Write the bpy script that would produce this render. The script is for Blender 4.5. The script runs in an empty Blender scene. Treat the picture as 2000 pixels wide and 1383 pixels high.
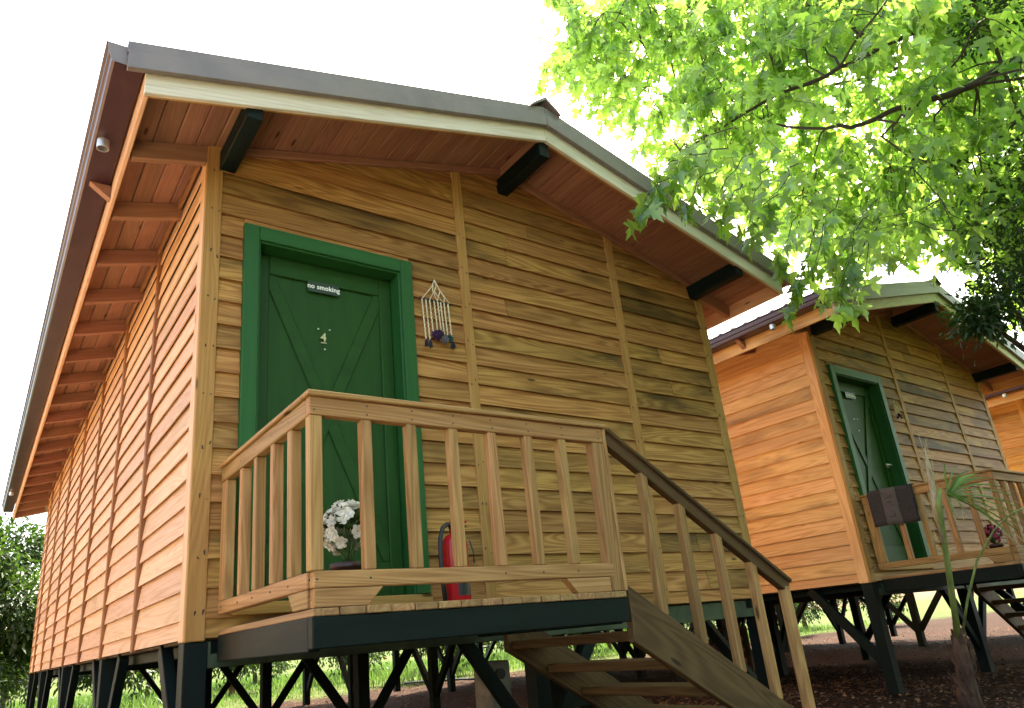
import bpy, math, random
import numpy as np
from mathutils import Vector, Matrix
random.seed(7); rng = np.random.default_rng(7)
scn = bpy.context.scene
R = math.radians
ZB = 0.90                      # height of the cabin wall bottom above the ground

# ------------------------------------------------------------------ camera
CAM = np.array([-0.816, -3.661, -0.116 + ZB]); YAW, PITCH, ROLL, FPX = -35.866, 19.241, -5.309, 1407.85
CX, CY = 950.87, 753.82        # principal point in the 2000 x 1383 photograph
def cam_axes():
    y, p, r = R(YAW), R(PITCH), R(ROLL)
    f = np.array([-math.sin(y)*math.cos(p), math.cos(y)*math.cos(p), math.sin(p)])
    rt = np.array([math.cos(y), math.sin(y), 0.0]); up = np.cross(rt, f)
    c, s = math.cos(r), math.sin(r)
    return f, c*rt + s*up, -s*rt + c*up
FW, RT, UP = cam_axes()
cd = bpy.data.cameras.new('camera'); cam = bpy.data.objects.new('camera', cd); scn.collection.objects.link(cam)
cd.sensor_fit = 'HORIZONTAL'; cd.sensor_width = 36; cd.lens = 36*FPX/2000
cd.shift_x = (1000 - CX)/2000; cd.shift_y = (CY - 691.5)/2000
cd.clip_start = 0.05; cd.clip_end = 2000
cam.matrix_world = Matrix(((RT[0], UP[0], -FW[0], CAM[0]), (RT[1], UP[1], -FW[1], CAM[1]), (RT[2], UP[2], -FW[2], CAM[2]), (0, 0, 0, 1)))
scn.camera = cam
def at(u, v, depth):           # a survey point: where the photograph's pixel lies at a given distance
    return CAM + depth*(FW + (u-CX)/FPX*RT - (v-CY)/FPX*UP)

# ------------------------------------------------------------------ sky, sun, exposure
SUN_EL, SUN_AZ = 52, 52       # azimuth from +Y, positive towards +X
wd = bpy.data.worlds.new('World'); scn.world = wd; wd.use_nodes = True
nt = wd.node_tree; nt.nodes.clear()
sky = nt.nodes.new('ShaderNodeTexSky'); sky.sky_type = 'NISHITA'; sky.sun_disc = False
sky.sun_elevation = R(SUN_EL); sky.sun_rotation = R(SUN_AZ); sky.air_density = 1.0; sky.dust_density = 4.0; sky.ozone_density = 0.6
bg = nt.nodes.new('ShaderNodeBackground'); bg.inputs[1].default_value = 0.15
wo = nt.nodes.new('ShaderNodeOutputWorld')
nt.links.new(sky.outputs[0], bg.inputs[0]); nt.links.new(bg.outputs[0], wo.inputs[0])
sd = bpy.data.lights.new('sun', 'SUN'); sd.energy = 5.0; sd.angle = R(0.53); sd.color = (1.0, 0.95, 0.86)
sun = bpy.data.objects.new('sun', sd); scn.collection.objects.link(sun)
sv = Vector((math.cos(R(SUN_EL))*math.sin(R(SUN_AZ)), math.cos(R(SUN_EL))*math.cos(R(SUN_AZ)), math.sin(R(SUN_EL))))
sun.rotation_euler = sv.to_track_quat('Z', 'Y').to_euler(); sun.location = (0, 0, 20)
vs = scn.view_settings; vs.view_transform = 'Standard'; vs.look = 'None'; vs.gamma = 1; vs.use_curve_mapping = False
vs.exposure = 2.58
vs.use_white_balance = True; vs.white_balance_temperature = 7300; vs.white_balance_tint = 6     # set for open shade

# ------------------------------------------------------------------ materials
def newmat(name):
    m = bpy.data.materials.new(name); m.use_nodes = True
    return m, m.node_tree, m.node_tree.nodes['Principled BSDF']
def N(nt, t, **k):
    n = nt.nodes.new('ShaderNode' + t)
    for a, b in k.items(): setattr(n, a, b)
    return n
def ramp(nt, fac, stops):
    r = N(nt, 'ValToRGB'); e = r.color_ramp.elements
    while len(e) < len(stops): e.new(0.5)
    for i, (p, c) in enumerate(stops): e[i].position = p; e[i].color = (*c, 1)
    nt.links.new(fac, r.inputs[0]); return r.outputs[0]
def math_(nt, op, a, b=None, c=None):
    n = N(nt, 'Math', operation=op)
    for i, x in enumerate((a, b, c)):
        if x is None: continue
        if isinstance(x, (int, float)): n.inputs[i].default_value = x
        else: nt.links.new(x, n.inputs[i])
    return n.outputs[0]
def mixc(nt, f, a, b, mode='MIX'):
    n = N(nt, 'Mix', data_type='RGBA', blend_type=mode)
    for s, x in ((0, f), (6, a), (7, b)):
        if isinstance(x, (int, float)): n.inputs[s].default_value = x
        elif isinstance(x, tuple): n.inputs[s].default_value = (*x, 1)
        else: nt.links.new(x, n.inputs[s])
    return n.outputs[2]
def wood(name, light, mid, dark, stain=None, stain_amt=0.0, knots=0.5, rough=0.62, var=0.28, grain=1.0):
    """boards are modelled with local X along the grain"""
    m, nt, b = newmat(name)
    tc = N(nt, 'TexCoord'); oi = N(nt, 'ObjectInfo')
    off = N(nt, 'CombineXYZ')
    for i, k in enumerate((57.3, 31.7, 83.1)): nt.links.new(math_(nt, 'MULTIPLY', oi.outputs['Random'], k), off.inputs[i])
    add = N(nt, 'VectorMath', operation='ADD'); nt.links.new(tc.outputs['Object'], add.inputs[0]); nt.links.new(off.outputs[0], add.inputs[1])
    def tex(scale, nscale, detail=4, dist=0.0, rough=0.55):
        mp = N(nt, 'Mapping'); mp.inputs['Scale'].default_value = scale; nt.links.new(add.outputs[0], mp.inputs[0])
        n = N(nt, 'TexNoise'); n.inputs['Scale'].default_value = nscale; n.inputs['Detail'].default_value = detail
        n.inputs['Distortion'].default_value = dist; n.inputs['Roughness'].default_value = rough
        nt.links.new(mp.outputs[0], n.inputs[0]); return n.outputs[0]
    # growth rings: bands of a stretched field
    field = tex((0.35, 5.0, 5.0), 1.0, 2, 0.6)
    rings = math_(nt, 'SINE', math_(nt, 'MULTIPLY', field, 120.0))
    rings = math_(nt, 'MULTIPLY_ADD', rings, 0.5, 0.5)
    streak = tex((0.7, 30, 30), 1.7, 6, 0.25, 0.68)
    fine = tex((3.0, 160, 160), 1.5, 3, 0.0, 0.7)
    blot = tex((0.9, 3.5, 3.5), 1.3, 3, 0.4)
    v = math_(nt, 'ADD', math_(nt, 'MULTIPLY', rings, 0.22*grain), math_(nt, 'MULTIPLY', streak, 0.62))
    v = math_(nt, 'ADD', v, math_(nt, 'MULTIPLY', fine, 0.26))
    col = ramp(nt, v, [(0.25, dark), (0.5, mid), (0.76, light)])
    if stain is not None:
        f = math_(nt, 'MULTIPLY', math_(nt, 'SUBTRACT', math_(nt, 'ADD', blot, math_(nt, 'MULTIPLY', streak, 0.5)), 0.72), 6.0)
        f2 = math_(nt, 'MULTIPLY_ADD', oi.outputs['Random'], 1.5, -0.2)
        n = N(nt, 'Clamp'); nt.links.new(math_(nt, 'MULTIPLY', math_(nt, 'MULTIPLY', f, f2), stain_amt), n.inputs[0]); n.inputs[2].default_value = 0.85
        col = mixc(nt, n.outputs[0], col, stain)
    # knots
    mp = N(nt, 'Mapping'); mp.inputs['Scale'].default_value = (2.3, 8.5, 8.5); nt.links.new(add.outputs[0], mp.inputs[0])
    vo = N(nt, 'TexVoronoi'); vo.inputs['Scale'].default_value = 1.0; nt.links.new(mp.outputs[0], vo.inputs[0])
    k = math_(nt, 'SUBTRACT', 1.0, math_(nt, 'MULTIPLY', vo.outputs['Distance'], 9.0))
    kc = N(nt, 'Clamp'); nt.links.new(math_(nt, 'MULTIPLY', k, 2.2), kc.inputs[0])
    sep = N(nt, 'SeparateColor'); nt.links.new(vo.outputs['Color'], sep.inputs[0])
    kg = math_(nt, 'LESS_THAN', sep.outputs[0], knots)
    col = mixc(nt, math_(nt, 'MULTIPLY', math_(nt, 'MULTIPLY', kc.outputs[0], kg), 0.85), col, tuple(0.22*x for x in dark))
    # board-to-board tone
    r2 = math_(nt, 'FRACT', math_(nt, 'MULTIPLY', oi.outputs['Random'], 17.77))
    hs = N(nt, 'HueSaturation'); nt.links.new(col, hs.inputs['Color'])
    nt.links.new(math_(nt, 'MULTIPLY_ADD', r2, 2*var, 1.0-var), hs.inputs['Value'])
    nt.links.new(math_(nt, 'MULTIPLY_ADD', oi.outputs['Random'], 0.016, 0.492), hs.inputs['Hue'])
    nt.links.new(hs.outputs[0], b.inputs['Base Color'])
    b.inputs['Roughness'].default_value = rough; b.inputs['Specular IOR Level'].default_value = 0.2
    bp = N(nt, 'Bump'); bp.inputs['Strength'].default_value = 0.35; bp.inputs['Distance'].default_value = 0.002
    nt.links.new(math_(nt, 'ADD', fine, math_(nt, 'MULTIPLY', streak, 0.8)), bp.inputs['Height']); nt.links.new(bp.outputs[0], b.inputs['Normal'])
    return m
def paint(name, col, rough=0.45, metal=0.0, var=0.15, scale=6.0, bump=0.15, spec=0.5, stretch=(1, 1, 1), dirt=None):
    m, nt, b = newmat(name)
    tc = N(nt, 'TexCoord'); mp = N(nt, 'Mapping'); mp.inputs['Scale'].default_value = stretch; nt.links.new(tc.outputs['Object'], mp.inputs[0])
    n = N(nt, 'TexNoise'); n.inputs['Scale'].default_value = scale; n.inputs['Detail'].default_value = 6; n.inputs['Roughness'].default_value = 0.65
    nt.links.new(mp.outputs[0], n.inputs[0])
    col2 = ramp(nt, n.outputs[0], [(0.3, tuple(x*(1-var*1.6) for x in col)), (0.7, tuple(min(1, x*(1+var)) for x in col))])
    if dirt:
        n2 = N(nt, 'TexNoise'); n2.inputs['Scale'].default_value = 2.3; n2.inputs['Detail'].default_value = 8; nt.links.new(mp.outputs[0], n2.inputs[0])
        f = ramp(nt, n2.outputs[0], [(0.5, (0, 0, 0)), (0.72, (0.8, 0.8, 0.8))]); col2 = mixc(nt, f, col2, dirt)
    nt.links.new(col2, b.inputs['Base Color'])
    nt.links.new(math_(nt, 'MULTIPLY_ADD', n.outputs[0], 0.25, rough-0.12), b.inputs['Roughness'])
    b.inputs['Metallic'].default_value = metal; b.inputs['Specular IOR Level'].default_value = spec
    if bump:
        n3 = N(nt, 'TexNoise'); n3.inputs['Scale'].default_value = scale*12; n3.inputs['Detail'].default_value = 3; nt.links.new(mp.outputs[0], n3.inputs[0])
        bp = N(nt, 'Bump'); bp.inputs['Strength'].default_value = bump; bp.inputs['Distance'].default_value = 0.002
        nt.links.new(n3.outputs[0], bp.inputs['Height']); nt.links.new(bp.outputs[0], b.inputs['Normal'])
    return m
def leafmat(name, col, trans, tw=0.5, gloss=0.35, spec=0.03):
    """col, trans: albedo and transmitted tint; the point attribute 'tone' varies them leaf by leaf"""
    m, nt, b = newmat(name); nt.nodes.remove(b); out = nt.nodes['Material Output']
    a = N(nt, 'Attribute', attribute_name='tone'); oi = N(nt, 'ObjectInfo')
    t = math_(nt, 'ADD', a.outputs['Fac'], math_(nt, 'MULTIPLY', oi.outputs['Random'], 0.001))
    c1 = mixc(nt, t, tuple(x*0.6 for x in col), tuple(min(1, x*1.35) for x in col))
    c2 = mixc(nt, t, tuple(x*0.65 for x in trans), tuple(min(1, x*1.25) for x in trans))
    d = N(nt, 'BsdfDiffuse'); tr = N(nt, 'BsdfTranslucent'); g = N(nt, 'BsdfGlossy'); g.inputs['Roughness'].default_value = gloss
    g.inputs['Color'].default_value = (1, 1, 1, 1)
    nt.links.new(c1, d.inputs[0]); nt.links.new(c2, tr.inputs[0])
    mx = N(nt, 'MixShader'); mx.inputs[0].default_value = tw; nt.links.new(d.outputs[0], mx.inputs[1]); nt.links.new(tr.outputs[0], mx.inputs[2])
    m2 = N(nt, 'MixShader'); m2.inputs[0].default_value = spec; nt.links.new(mx.outputs[0], m2.inputs[1]); nt.links.new(g.outputs[0], m2.inputs[2])
    nt.links.new(m2.outputs[0], out.inputs[0]); return m

M = dict(
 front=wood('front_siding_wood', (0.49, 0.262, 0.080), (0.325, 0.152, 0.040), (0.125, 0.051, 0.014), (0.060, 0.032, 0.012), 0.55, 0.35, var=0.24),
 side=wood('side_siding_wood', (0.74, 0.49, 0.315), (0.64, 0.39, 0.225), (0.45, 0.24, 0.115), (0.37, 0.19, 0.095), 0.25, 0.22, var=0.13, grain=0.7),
 side_glow=wood('bounce_glow_siding_wood', (0.78, 0.49, 0.235), (0.66, 0.37, 0.150), (0.42, 0.20, 0.070), (0.28, 0.13, 0.055), 0.60, 0.25, var=0.15, grain=0.8),  # side wood with orange bounce light painted into its colour
 trim=wood('trim_wood', (0.50, 0.29, 0.095), (0.40, 0.21, 0.060), (0.26, 0.12, 0.032), (0.25, 0.11, 0.04), 0.2, 0.4, var=0.10, grain=0.6),
 batten=wood('side_batten_wood', (0.36, 0.165, 0.065), (0.27, 0.115, 0.042), (0.18, 0.068, 0.024), None, 0, 0.3, var=0.10, grain=0.6),
 soffit=wood('soffit_wood', (0.38, 0.195, 0.118), (0.305, 0.140, 0.080), (0.20, 0.080, 0.044), (0.12, 0.047, 0.030), 0.25, 0.5, var=0.10, grain=0.5),
 fascia=wood('bleached_fascia_wood', (0.74, 0.70, 0.57), (0.64, 0.59, 0.45), (0.45, 0.39, 0.26), (0.34, 0.29, 0.19), 0.3, 0.35, var=0.06, grain=0.5),
 rail=wood('railing_wood', (0.46, 0.270, 0.110), (0.32, 0.172, 0.062), (0.150, 0.074, 0.025), (0.10, 0.052, 0.022), 0.3, 0.35, var=0.14, grain=0.8),
 deck=wood('deck_wood', (0.40, 0.25, 0.11), (0.28, 0.16, 0.065), (0.18, 0.095, 0.04), (0.08, 0.045, 0.022), 0.5, 0.3, var=0.22),
 stair=wood('stair_wood', (0.12, 0.072, 0.029), (0.080, 0.045, 0.017), (0.044, 0.023, 0.009), (0.025, 0.014, 0.007), 0.4, 0.3, var=0.12),
 beam=paint('dark_green_beam_paint', (0.0028, 0.0085, 0.0065), 0.6, var=0.3, scale=4, stretch=(0.5, 4, 4), spec=0.18),
 moss=paint('mossy_beam_paint', (0.035, 0.055, 0.025), 0.7, var=0.4, scale=5, dirt=(0.09, 0.11, 0.05)),
 door=paint('green_door_paint', (0.016, 0.066, 0.010), 0.5, var=0.16, scale=5, stretch=(0.15, 3, 3), spec=0.2, bump=0.5),
 frame=paint('green_frame_paint', (0.016, 0.094, 0.020), 0.48, var=0.14, scale=5, stretch=(0.15, 3, 3), spec=0.25, bump=0.4),
 flash=paint('brown_sheet_metal', (0.185, 0.155, 0.140), 0.42, 0.1, var=0.14, scale=5, bump=0.05, dirt=(0.22, 0.18, 0.15)),
 gutter=paint('maroon_gutter_metal', (0.050, 0.018, 0.022), 0.35, 0.1, var=0.12, scale=4, bump=0.03),
 roof=paint('pale_roof_sheet', (0.55, 0.53, 0.48), 0.5, 0.0, var=0.15, scale=3, dirt=(0.30, 0.28, 0.22)),
 zinc=paint('galvanised_pipe', (0.62, 0.62, 0.60), 0.38, 0.7, var=0.15, scale=20),
 sign=paint('dark_sign_plate', (0.012, 0.028, 0.020), 0.35, var=0.1, bump=0),
 white=paint('white_lettering', (0.82, 0.82, 0.78), 0.5, var=0.03, bump=0),
 gold=paint('pale_brass_numeral', (0.62, 0.56, 0.34), 0.4, 0.3, var=0.1, bump=0),
 red=paint('red_enamel', (0.50, 0.012, 0.018), 0.22, var=0.08, scale=3, bump=0),
 black=paint('black_rubber', (0.016, 0.017, 0.018), 0.45, var=0.2, bump=0.05),
 twine=paint('cream_twine', (0.68, 0.57, 0.37), 0.85, var=0.25, scale=60),
 stick=paint('dark_driftwood', (0.055, 0.035, 0.022), 0.8, var=0.3, scale=30),
 purple=paint('purple_yarn', (0.055, 0.018, 0.080), 0.9, var=0.3, scale=60),
 navy=paint('navy_yarn', (0.014, 0.016, 0.030), 0.9, var=0.3, scale=60),
 teal=paint('teal_yarn', (0.015, 0.075, 0.060), 0.9, var=0.3, scale=60),
 greyyarn=paint('grey_yarn', (0.15, 0.14, 0.15), 0.9, var=0.3, scale=60),
 potm=paint('dark_red_pot', (0.045, 0.014, 0.010), 0.4, var=0.25, scale=9),
 concrete=paint('weathered_concrete', (0.26, 0.24, 0.20), 0.85, var=0.3, scale=7, bump=0.5, dirt=(0.08, 0.07, 0.05)),
 brick=paint('dark_brick', (0.20, 0.075, 0.045), 0.85, var=0.3, scale=9, bump=0.4),
 towel=paint('charcoal_towel', (0.050, 0.044, 0.043), 0.95, var=0.25, scale=70, bump=0.8, spec=0.1),
 towel2=paint('woven_towel_band', (0.095, 0.085, 0.080), 0.9, var=0.2, scale=60, bump=0.5, spec=0.1),
 bark=paint('brown_bark', (0.085, 0.055, 0.040), 0.9, var=0.5, scale=7, bump=0.8, stretch=(1, 1, 0.35)),
 twig=paint('dark_twig_bark', (0.050, 0.034, 0.024), 0.85, var=0.35, scale=18, bump=0.5),
 orangebark=paint('citrus_bark', (0.20, 0.11, 0.065), 0.9, var=0.4, scale=8, bump=0.6, stretch=(1, 1, 0.35)),
 fibre=paint('palm_fibre', (0.10, 0.050, 0.030), 0.95, var=0.5, scale=25, bump=0.8, stretch=(1, 1, 0.2)),
 strawm=paint('dry_palm_straw', (0.52, 0.42, 0.26), 0.9, var=0.3, scale=30, stretch=(1, 1, 0.2)),
 fruit=paint('orange_peel', (0.75, 0.26, 0.012), 0.4, var=0.1, scale=8, bump=0.3),
 gap_black=paint('black_gap_backing', (0.012, 0.011, 0.010), 0.9, var=0.2, spec=0.1))  # backs the lap gaps so that they read as dark shade
M['plane'] = leafmat('plane_leaf', (0.075, 0.175, 0.025), (0.43, 0.70, 0.10), 0.64, 0.33, 0.055)
M['dark'] = leafmat('evergreen_leaf', (0.022, 0.050, 0.014), (0.05, 0.11, 0.02), 0.25, 0.3)
M['citrus'] = leafmat('citrus_leaf', (0.020, 0.048, 0.008), (0.06, 0.13, 0.012), 0.28, 0.5)
M['palm'] = leafmat('palm_leaf', (0.17, 0.30, 0.10), (0.28, 0.44, 0.12), 0.3, 0.3)
M['grass'] = leafmat('grass_blade', (0.055, 0.115, 0.024), (0.13, 0.24, 0.04), 0.35, 0.5)
M['petal'] = leafmat('white_petal', (0.72, 0.70, 0.60), (0.60, 0.58, 0.45), 0.3, 0.6)
M['pink'] = leafmat('pink_petal', (0.42, 0.05, 0.14), (0.40, 0.05, 0.14), 0.3, 0.6)
M['litter'] = leafmat('dead_leaf', (0.20, 0.115, 0.075), (0.11, 0.055, 0.03), 0.12, 0.9, 0.0)

# ------------------------------------------------------------------ object helpers
COL = scn.collection
def link(o, parent=None):
    COL.objects.link(o)
    if parent is not None: o.parent = parent
    return o
def mesh(name, vs_, fs, mat, parent=None, loc=None, smooth=False, mw=None):
    me = bpy.data.meshes.new(name); me.from_pydata([tuple(v) for v in vs_], [], fs); me.update()
    if mat: me.materials.append(mat)
    if smooth: me.shade_smooth()
    o = bpy.data.objects.new(name, me); link(o, parent)
    if mw is not None: o.matrix_basis = mw
    elif loc is not None: o.location = loc
    return o
def thing(name, label, cat, loc=(0, 0, 0), rz=0, group=None):
    o = bpy.data.objects.new(name, None); link(o); o.location = loc; o.rotation_euler = (0, 0, rz); o.empty_display_size = 0.1
    return tag(o, label, cat, group)
def tag(o, label, cat, group=None):
    o['label'] = label; o['category'] = cat
    if group: o['group'] = group
    return o
def copy_tree(o, parent=None, skip=()):
    c = o.copy(); link(c)
    c.parent = parent
    for ch in list(o.children):
        if ch.name.split('.')[0] in skip: continue
        copy_tree(ch, c, skip)
    return c
_cache = {}
def boxmesh(L, w, t, ch):
    key = (round(L, 4), round(w, 4), round(t, 4), ch)
    if key in _cache: return _cache[key]
    h = np.array([L, w, t])/2; c = min(ch, min(h)*0.6)
    V, F = [], []; idx = {}
    for sx in (-1, 1):
        for sy in (-1, 1):
            for sz in (-1, 1):
                for ax in range(3):
                    p = np.array([sx, sy, sz])*(h-c); p[ax] = (sx, sy, sz)[ax]*h[ax]
                    idx[(sx, sy, sz, ax)] = len(V); V.append(tuple(p))
    for ax in range(3):
        o1, o2 = [a for a in range(3) if a != ax]
        for s in (-1, 1):
            q = []
            for a, b in ((-1, -1), (1, -1), (1, 1), (-1, 1)):
                k = [0, 0, 0]; k[ax] = s; k[o1] = a; k[o2] = b; q.append(idx[(*k, ax)])
            F.append(q if (s > 0) == (ax != 1) else q[::-1])
    for ax in range(3):                       # edges parallel to ax
        o1, o2 = [a for a in range(3) if a != ax]
        for a in (-1, 1):
            for b in (-1, 1):
                k0 = [0, 0, 0]; k1 = [0, 0, 0]; k0[ax] = -1; k1[ax] = 1
                for k in (k0, k1): k[o1] = a; k[o2] = b
                F.append([idx[(*k0, o1)], idx[(*k1, o1)], idx[(*k1, o2)], idx[(*k0, o2)]])
    for sx in (-1, 1):
        for sy in (-1, 1):
            for sz in (-1, 1): F.append([idx[(sx, sy, sz, a)] for a in range(3)])
    # consistent outward winding
    V_ = np.array(V)
    for i, f in enumerate(F):
        c0 = V_[f].mean(0); n = np.cross(V_[f[1]]-V_[f[0]], V_[f[2]]-V_[f[0]])
        if n @ c0 < 0: F[i] = f[::-1]
    me = bpy.data.meshes.new('board_mesh'); me.from_pydata(V, [], F); me.update()
    _cache[key] = me; return me
_mm = {}
def matmesh(me, mat):
    k = (me.name, mat.name)
    if k not in _mm:
        m2 = me.copy(); m2.materials.clear(); m2.materials.append(mat); _mm[k] = m2
    return _mm[k]
def board(name, p0, p1, w, t, mat, parent, up=(0, 0, 1), ch=0.004):
    """rectangular timber from p0 to p1 (centre line), w along up, t across"""
    p0, p1 = Vector(p0), Vector(p1); d = p1-p0; L = d.length; ax = d.normalized(); upv = Vector(up)
    az = (upv - ax*upv.dot(ax)).normalized(); ay = az.cross(ax)
    o = bpy.data.objects.new(name, matmesh(boxmesh(L, t, w, ch), mat)); link(o, parent)
    c = (p0+p1)/2
    o.matrix_basis = Matrix(((ax.x, ay.x, az.x, c.x), (ax.y, ay.y, az.y, c.y), (ax.z, ay.z, az.z, c.z), (0, 0, 0, 1)))
    return o
def boxb(name, x0, x1, y0, y1, z0, z1, mat, parent, ch=0.004):
    """timber by its extents; the grain follows the longest side"""
    d = (x1-x0, y1-y0, z1-z0); m = ((x0+x1)/2, (y0+y1)/2, (z0+z1)/2); a = max(range(3), key=lambda i: d[i])
    p0 = list(m); p1 = list(m); p0[a] -= d[a]/2; p1[a] += d[a]/2
    if a == 2: return board(name, p0, p1, d[1], d[0], mat, parent, up=(0, 1, 0), ch=ch)
    return board(name, p0, p1, d[2], d[1] if a == 0 else d[0], mat, parent, ch=ch)
def prism(name, poly, f0, f1, mat, parent, axes, org):
    """polygon poly of (a, b) extruded between f0(a,b) and f1(a,b); axes = world directions of a, depth, b"""
    n = len(poly); V = [(a-poly[0][0], f0(a, b), b-poly[0][1]) for a, b in poly] + [(a-poly[0][0], f1(a, b), b-poly[0][1]) for a, b in poly]
    F = [list(range(n)), list(range(2*n-1, n-1, -1))] + [[i, i+n, (i+1) % n+n, (i+1) % n] for i in range(n)]
    A, D, B = [Vector(x) for x in axes]; o_ = Vector(org) + A*poly[0][0] + B*poly[0][1]
    if A.cross(D).dot(B) * (1) < 0: F = [f[::-1] for f in F]
    mw = Matrix(((A.x, D.x, B.x, o_.x), (A.y, D.y, B.y, o_.y), (A.z, D.z, B.z, o_.z), (0, 0, 0, 1)))
    return mesh(name, V, F, mat, parent, mw=mw)
def clip(poly, a, b, c):                       # keep a*x + b*y <= c
    out = []
    for i in range(len(poly)):
        p, q = poly[i], poly[(i+1) % len(poly)]; dp, dq = a*p[0]+b*p[1]-c, a*q[0]+b*q[1]-c
        if dp <= 0: out.append(p)
        if dp*dq < 0: t = dp/(dp-dq); out.append((p[0]+t*(q[0]-p[0]), p[1]+t*(q[1]-p[1])))
    return out
def tube_geo(pts, rad, n=8, cap=True):
    pts = [Vector(p) for p in pts]; V, F = [], []
    if not hasattr(rad, '__len__'): rad = [rad]*len(pts)
    ref = Vector((0.13, 0.31, 0.94)); prev = None
    for i, p in enumerate(pts):
        d = (pts[min(i+1, len(pts)-1)] - pts[max(i-1, 0)]).normalized()
        a = prev if prev is not None else d.cross(ref)
        a = (a - d*a.dot(d))
        if a.length < 1e-5: a = d.cross(Vector((1, 0, 0)))
        a.normalize(); prev = a; b = d.cross(a)
        for k in range(n):
            t = 2*math.pi*k/n; V.append(tuple(p + (a*math.cos(t)+b*math.sin(t))*rad[i]))
    for i in range(len(pts)-1):
        for k in range(n): F.append([i*n+k, i*n+(k+1) % n, (i+1)*n+(k+1) % n, (i+1)*n+k])
    if cap: F.append(list(range(n))[::-1]); F.append([(len(pts)-1)*n+k for k in range(n)])
    return V, F
def tube(name, pts, rad, mat, parent=None, n=8): 
    V, F = tube_geo(pts, rad, n); return mesh(name, V, F, mat, parent, smooth=True)
def lathe(name, prof, mat, parent, loc=(0, 0, 0), n=28):
    V, F = [], []
    for r, z in prof:
        for k in range(n): t = 2*math.pi*k/n; V.append((r*math.cos(t), r*math.sin(t), z))
    for i in range(len(prof)-1):
        for k in range(n): F.append([i*n+k, i*n+(k+1) % n, (i+1)*n+(k+1) % n, (i+1)*n+k])
    F.append(list(range(n))[::-1]); F.append([(len(prof)-1)*n+k for k in range(n)])
    return mesh(name, V, F, mat, parent, loc, smooth=True)
def join_geo(parts):
    V, F = [], []
    for v, f in parts:
        o = len(V); V += list(v); F += [[i+o for i in q] for q in f]
    return V, F
def bulk(name, verts, tris, mat, parent=None, tone=None):
    me = bpy.data.meshes.new(name); nv, nf = len(verts), len(tris)
    me.vertices.add(nv); me.vertices.foreach_set('co', np.asarray(verts, np.float32).ravel())
    me.loops.add(nf*3); me.loops.foreach_set('vertex_index', np.asarray(tris, np.int32).ravel())
    me.polygons.add(nf); me.polygons.foreach_set('loop_start', np.arange(0, nf*3, 3, dtype=np.int32))
    me.update(calc_edges=True); me.materials.append(mat)
    if tone is not None:
        at_ = me.attributes.new('tone', 'FLOAT', 'POINT'); at_.data.foreach_set('value', np.asarray(tone, np.float32))
    o = bpy.data.objects.new(name, me); return link(o, parent)
def text_mesh(name, txt, size, mat, parent, mw, extrude=0.001, bold=0.0, space=1.0):
    cu = bpy.data.curves.new('lettering', 'FONT'); cu.body = txt; cu.size = size; cu.extrude = extrude; cu.offset = bold
    cu.align_x = 'CENTER'; cu.align_y = 'CENTER'; cu.space_character = space; cu.resolution_u = 3
    tmp = bpy.data.objects.new('tmp', cu); COL.objects.link(tmp)
    bpy.context.view_layer.update()
    me = bpy.data.meshes.new_from_object(tmp.evaluated_get(bpy.context.evaluated_depsgraph_get())); bpy.data.objects.remove(tmp); bpy.data.curves.remove(cu)
    me.materials.clear(); me.materials.append(mat)
    o = bpy.data.objects.new(name, me); link(o, parent); o.matrix_basis = mw; return o

# ------------------------------------------------------------------ ground
def ground_mat():
    m, nt, b = newmat('mulch_and_meadow')
    geo = N(nt, 'NewGeometry'); sep = N(nt, 'SeparateXYZ'); nt.links.new(geo.outputs['Position'], sep.inputs[0])
    def noise(s, d=6):
        n = N(nt, 'TexNoise'); n.inputs['Scale'].default_value = s; n.inputs['Detail'].default_value = d; n.inputs['Roughness'].default_value = 0.7
        nt.links.new(geo.outputs['Position'], n.inputs[0]); return n.outputs[0]
    n1, n2, n3 = noise(24), noise(2.2), noise(0.9)
    mul = ramp(nt, n1, [(0.30, (0.007, 0.004, 0.003)), (0.52, (0.032, 0.017, 0.012)), (0.75, (0.085, 0.046, 0.033))])
    mea = ramp(nt, n2, [(0.3, (0.035, 0.055, 0.015)), (0.6, (0.075, 0.10, 0.030)), (0.8, (0.16, 0.13, 0.07))])
    f = math_(nt, 'MULTIPLY_ADD', n3, 5.0, math_(nt, 'SUBTRACT', sep.outputs[1], 13.6))
    f2 = N(nt, 'Clamp'); nt.links.new(math_(nt, 'MULTIPLY', f, 0.9), f2.inputs[0])
    nt.links.new(mixc(nt, f2.outputs[0], mul, mea), b.inputs['Base Color']); b.inputs['Roughness'].default_value = 1.0; b.inputs['Specular IOR Level'].default_value = 0.05
    bp = N(nt, 'Bump'); bp.inputs['Strength'].default_value = 0.9; bp.inputs['Distance'].default_value = 0.03
    nt.links.new(n1, bp.inputs['Height']); nt.links.new(bp.outputs[0], b.inputs['Normal'])
    return m
gx = np.concatenate([np.linspace(-400, -12, 8), np.linspace(-10, 26, 73), np.linspace(30, 400, 8)])
gy = np.concatenate([np.linspace(-400, -9, 8), np.linspace(-8, 28, 73), np.linspace(32, 400, 8)])
GX, GY = np.meshgrid(gx, gy, indexing='ij')
GZ = -0.05 + 0.035*np.sin(GX*1.3+0.4)*np.sin(GY*1.1) + 0.02*np.sin(GX*3.1)*np.cos(GY*2.7)
nx, ny = len(gx), len(gy)
gv = np.stack([GX.ravel(), GY.ravel(), GZ.ravel()], 1)
ii, jj = np.meshgrid(np.arange(nx-1), np.arange(ny-1), indexing='ij'); q = (ii*ny+jj).ravel()
gt = np.concatenate([np.stack([q, q+ny, q+ny+1], 1), np.stack([q, q+ny+1, q+1], 1)])
g = bulk('ground', gv, gt, ground_mat()); g['kind'] = 'structure'; g.data.shade_smooth()

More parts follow.
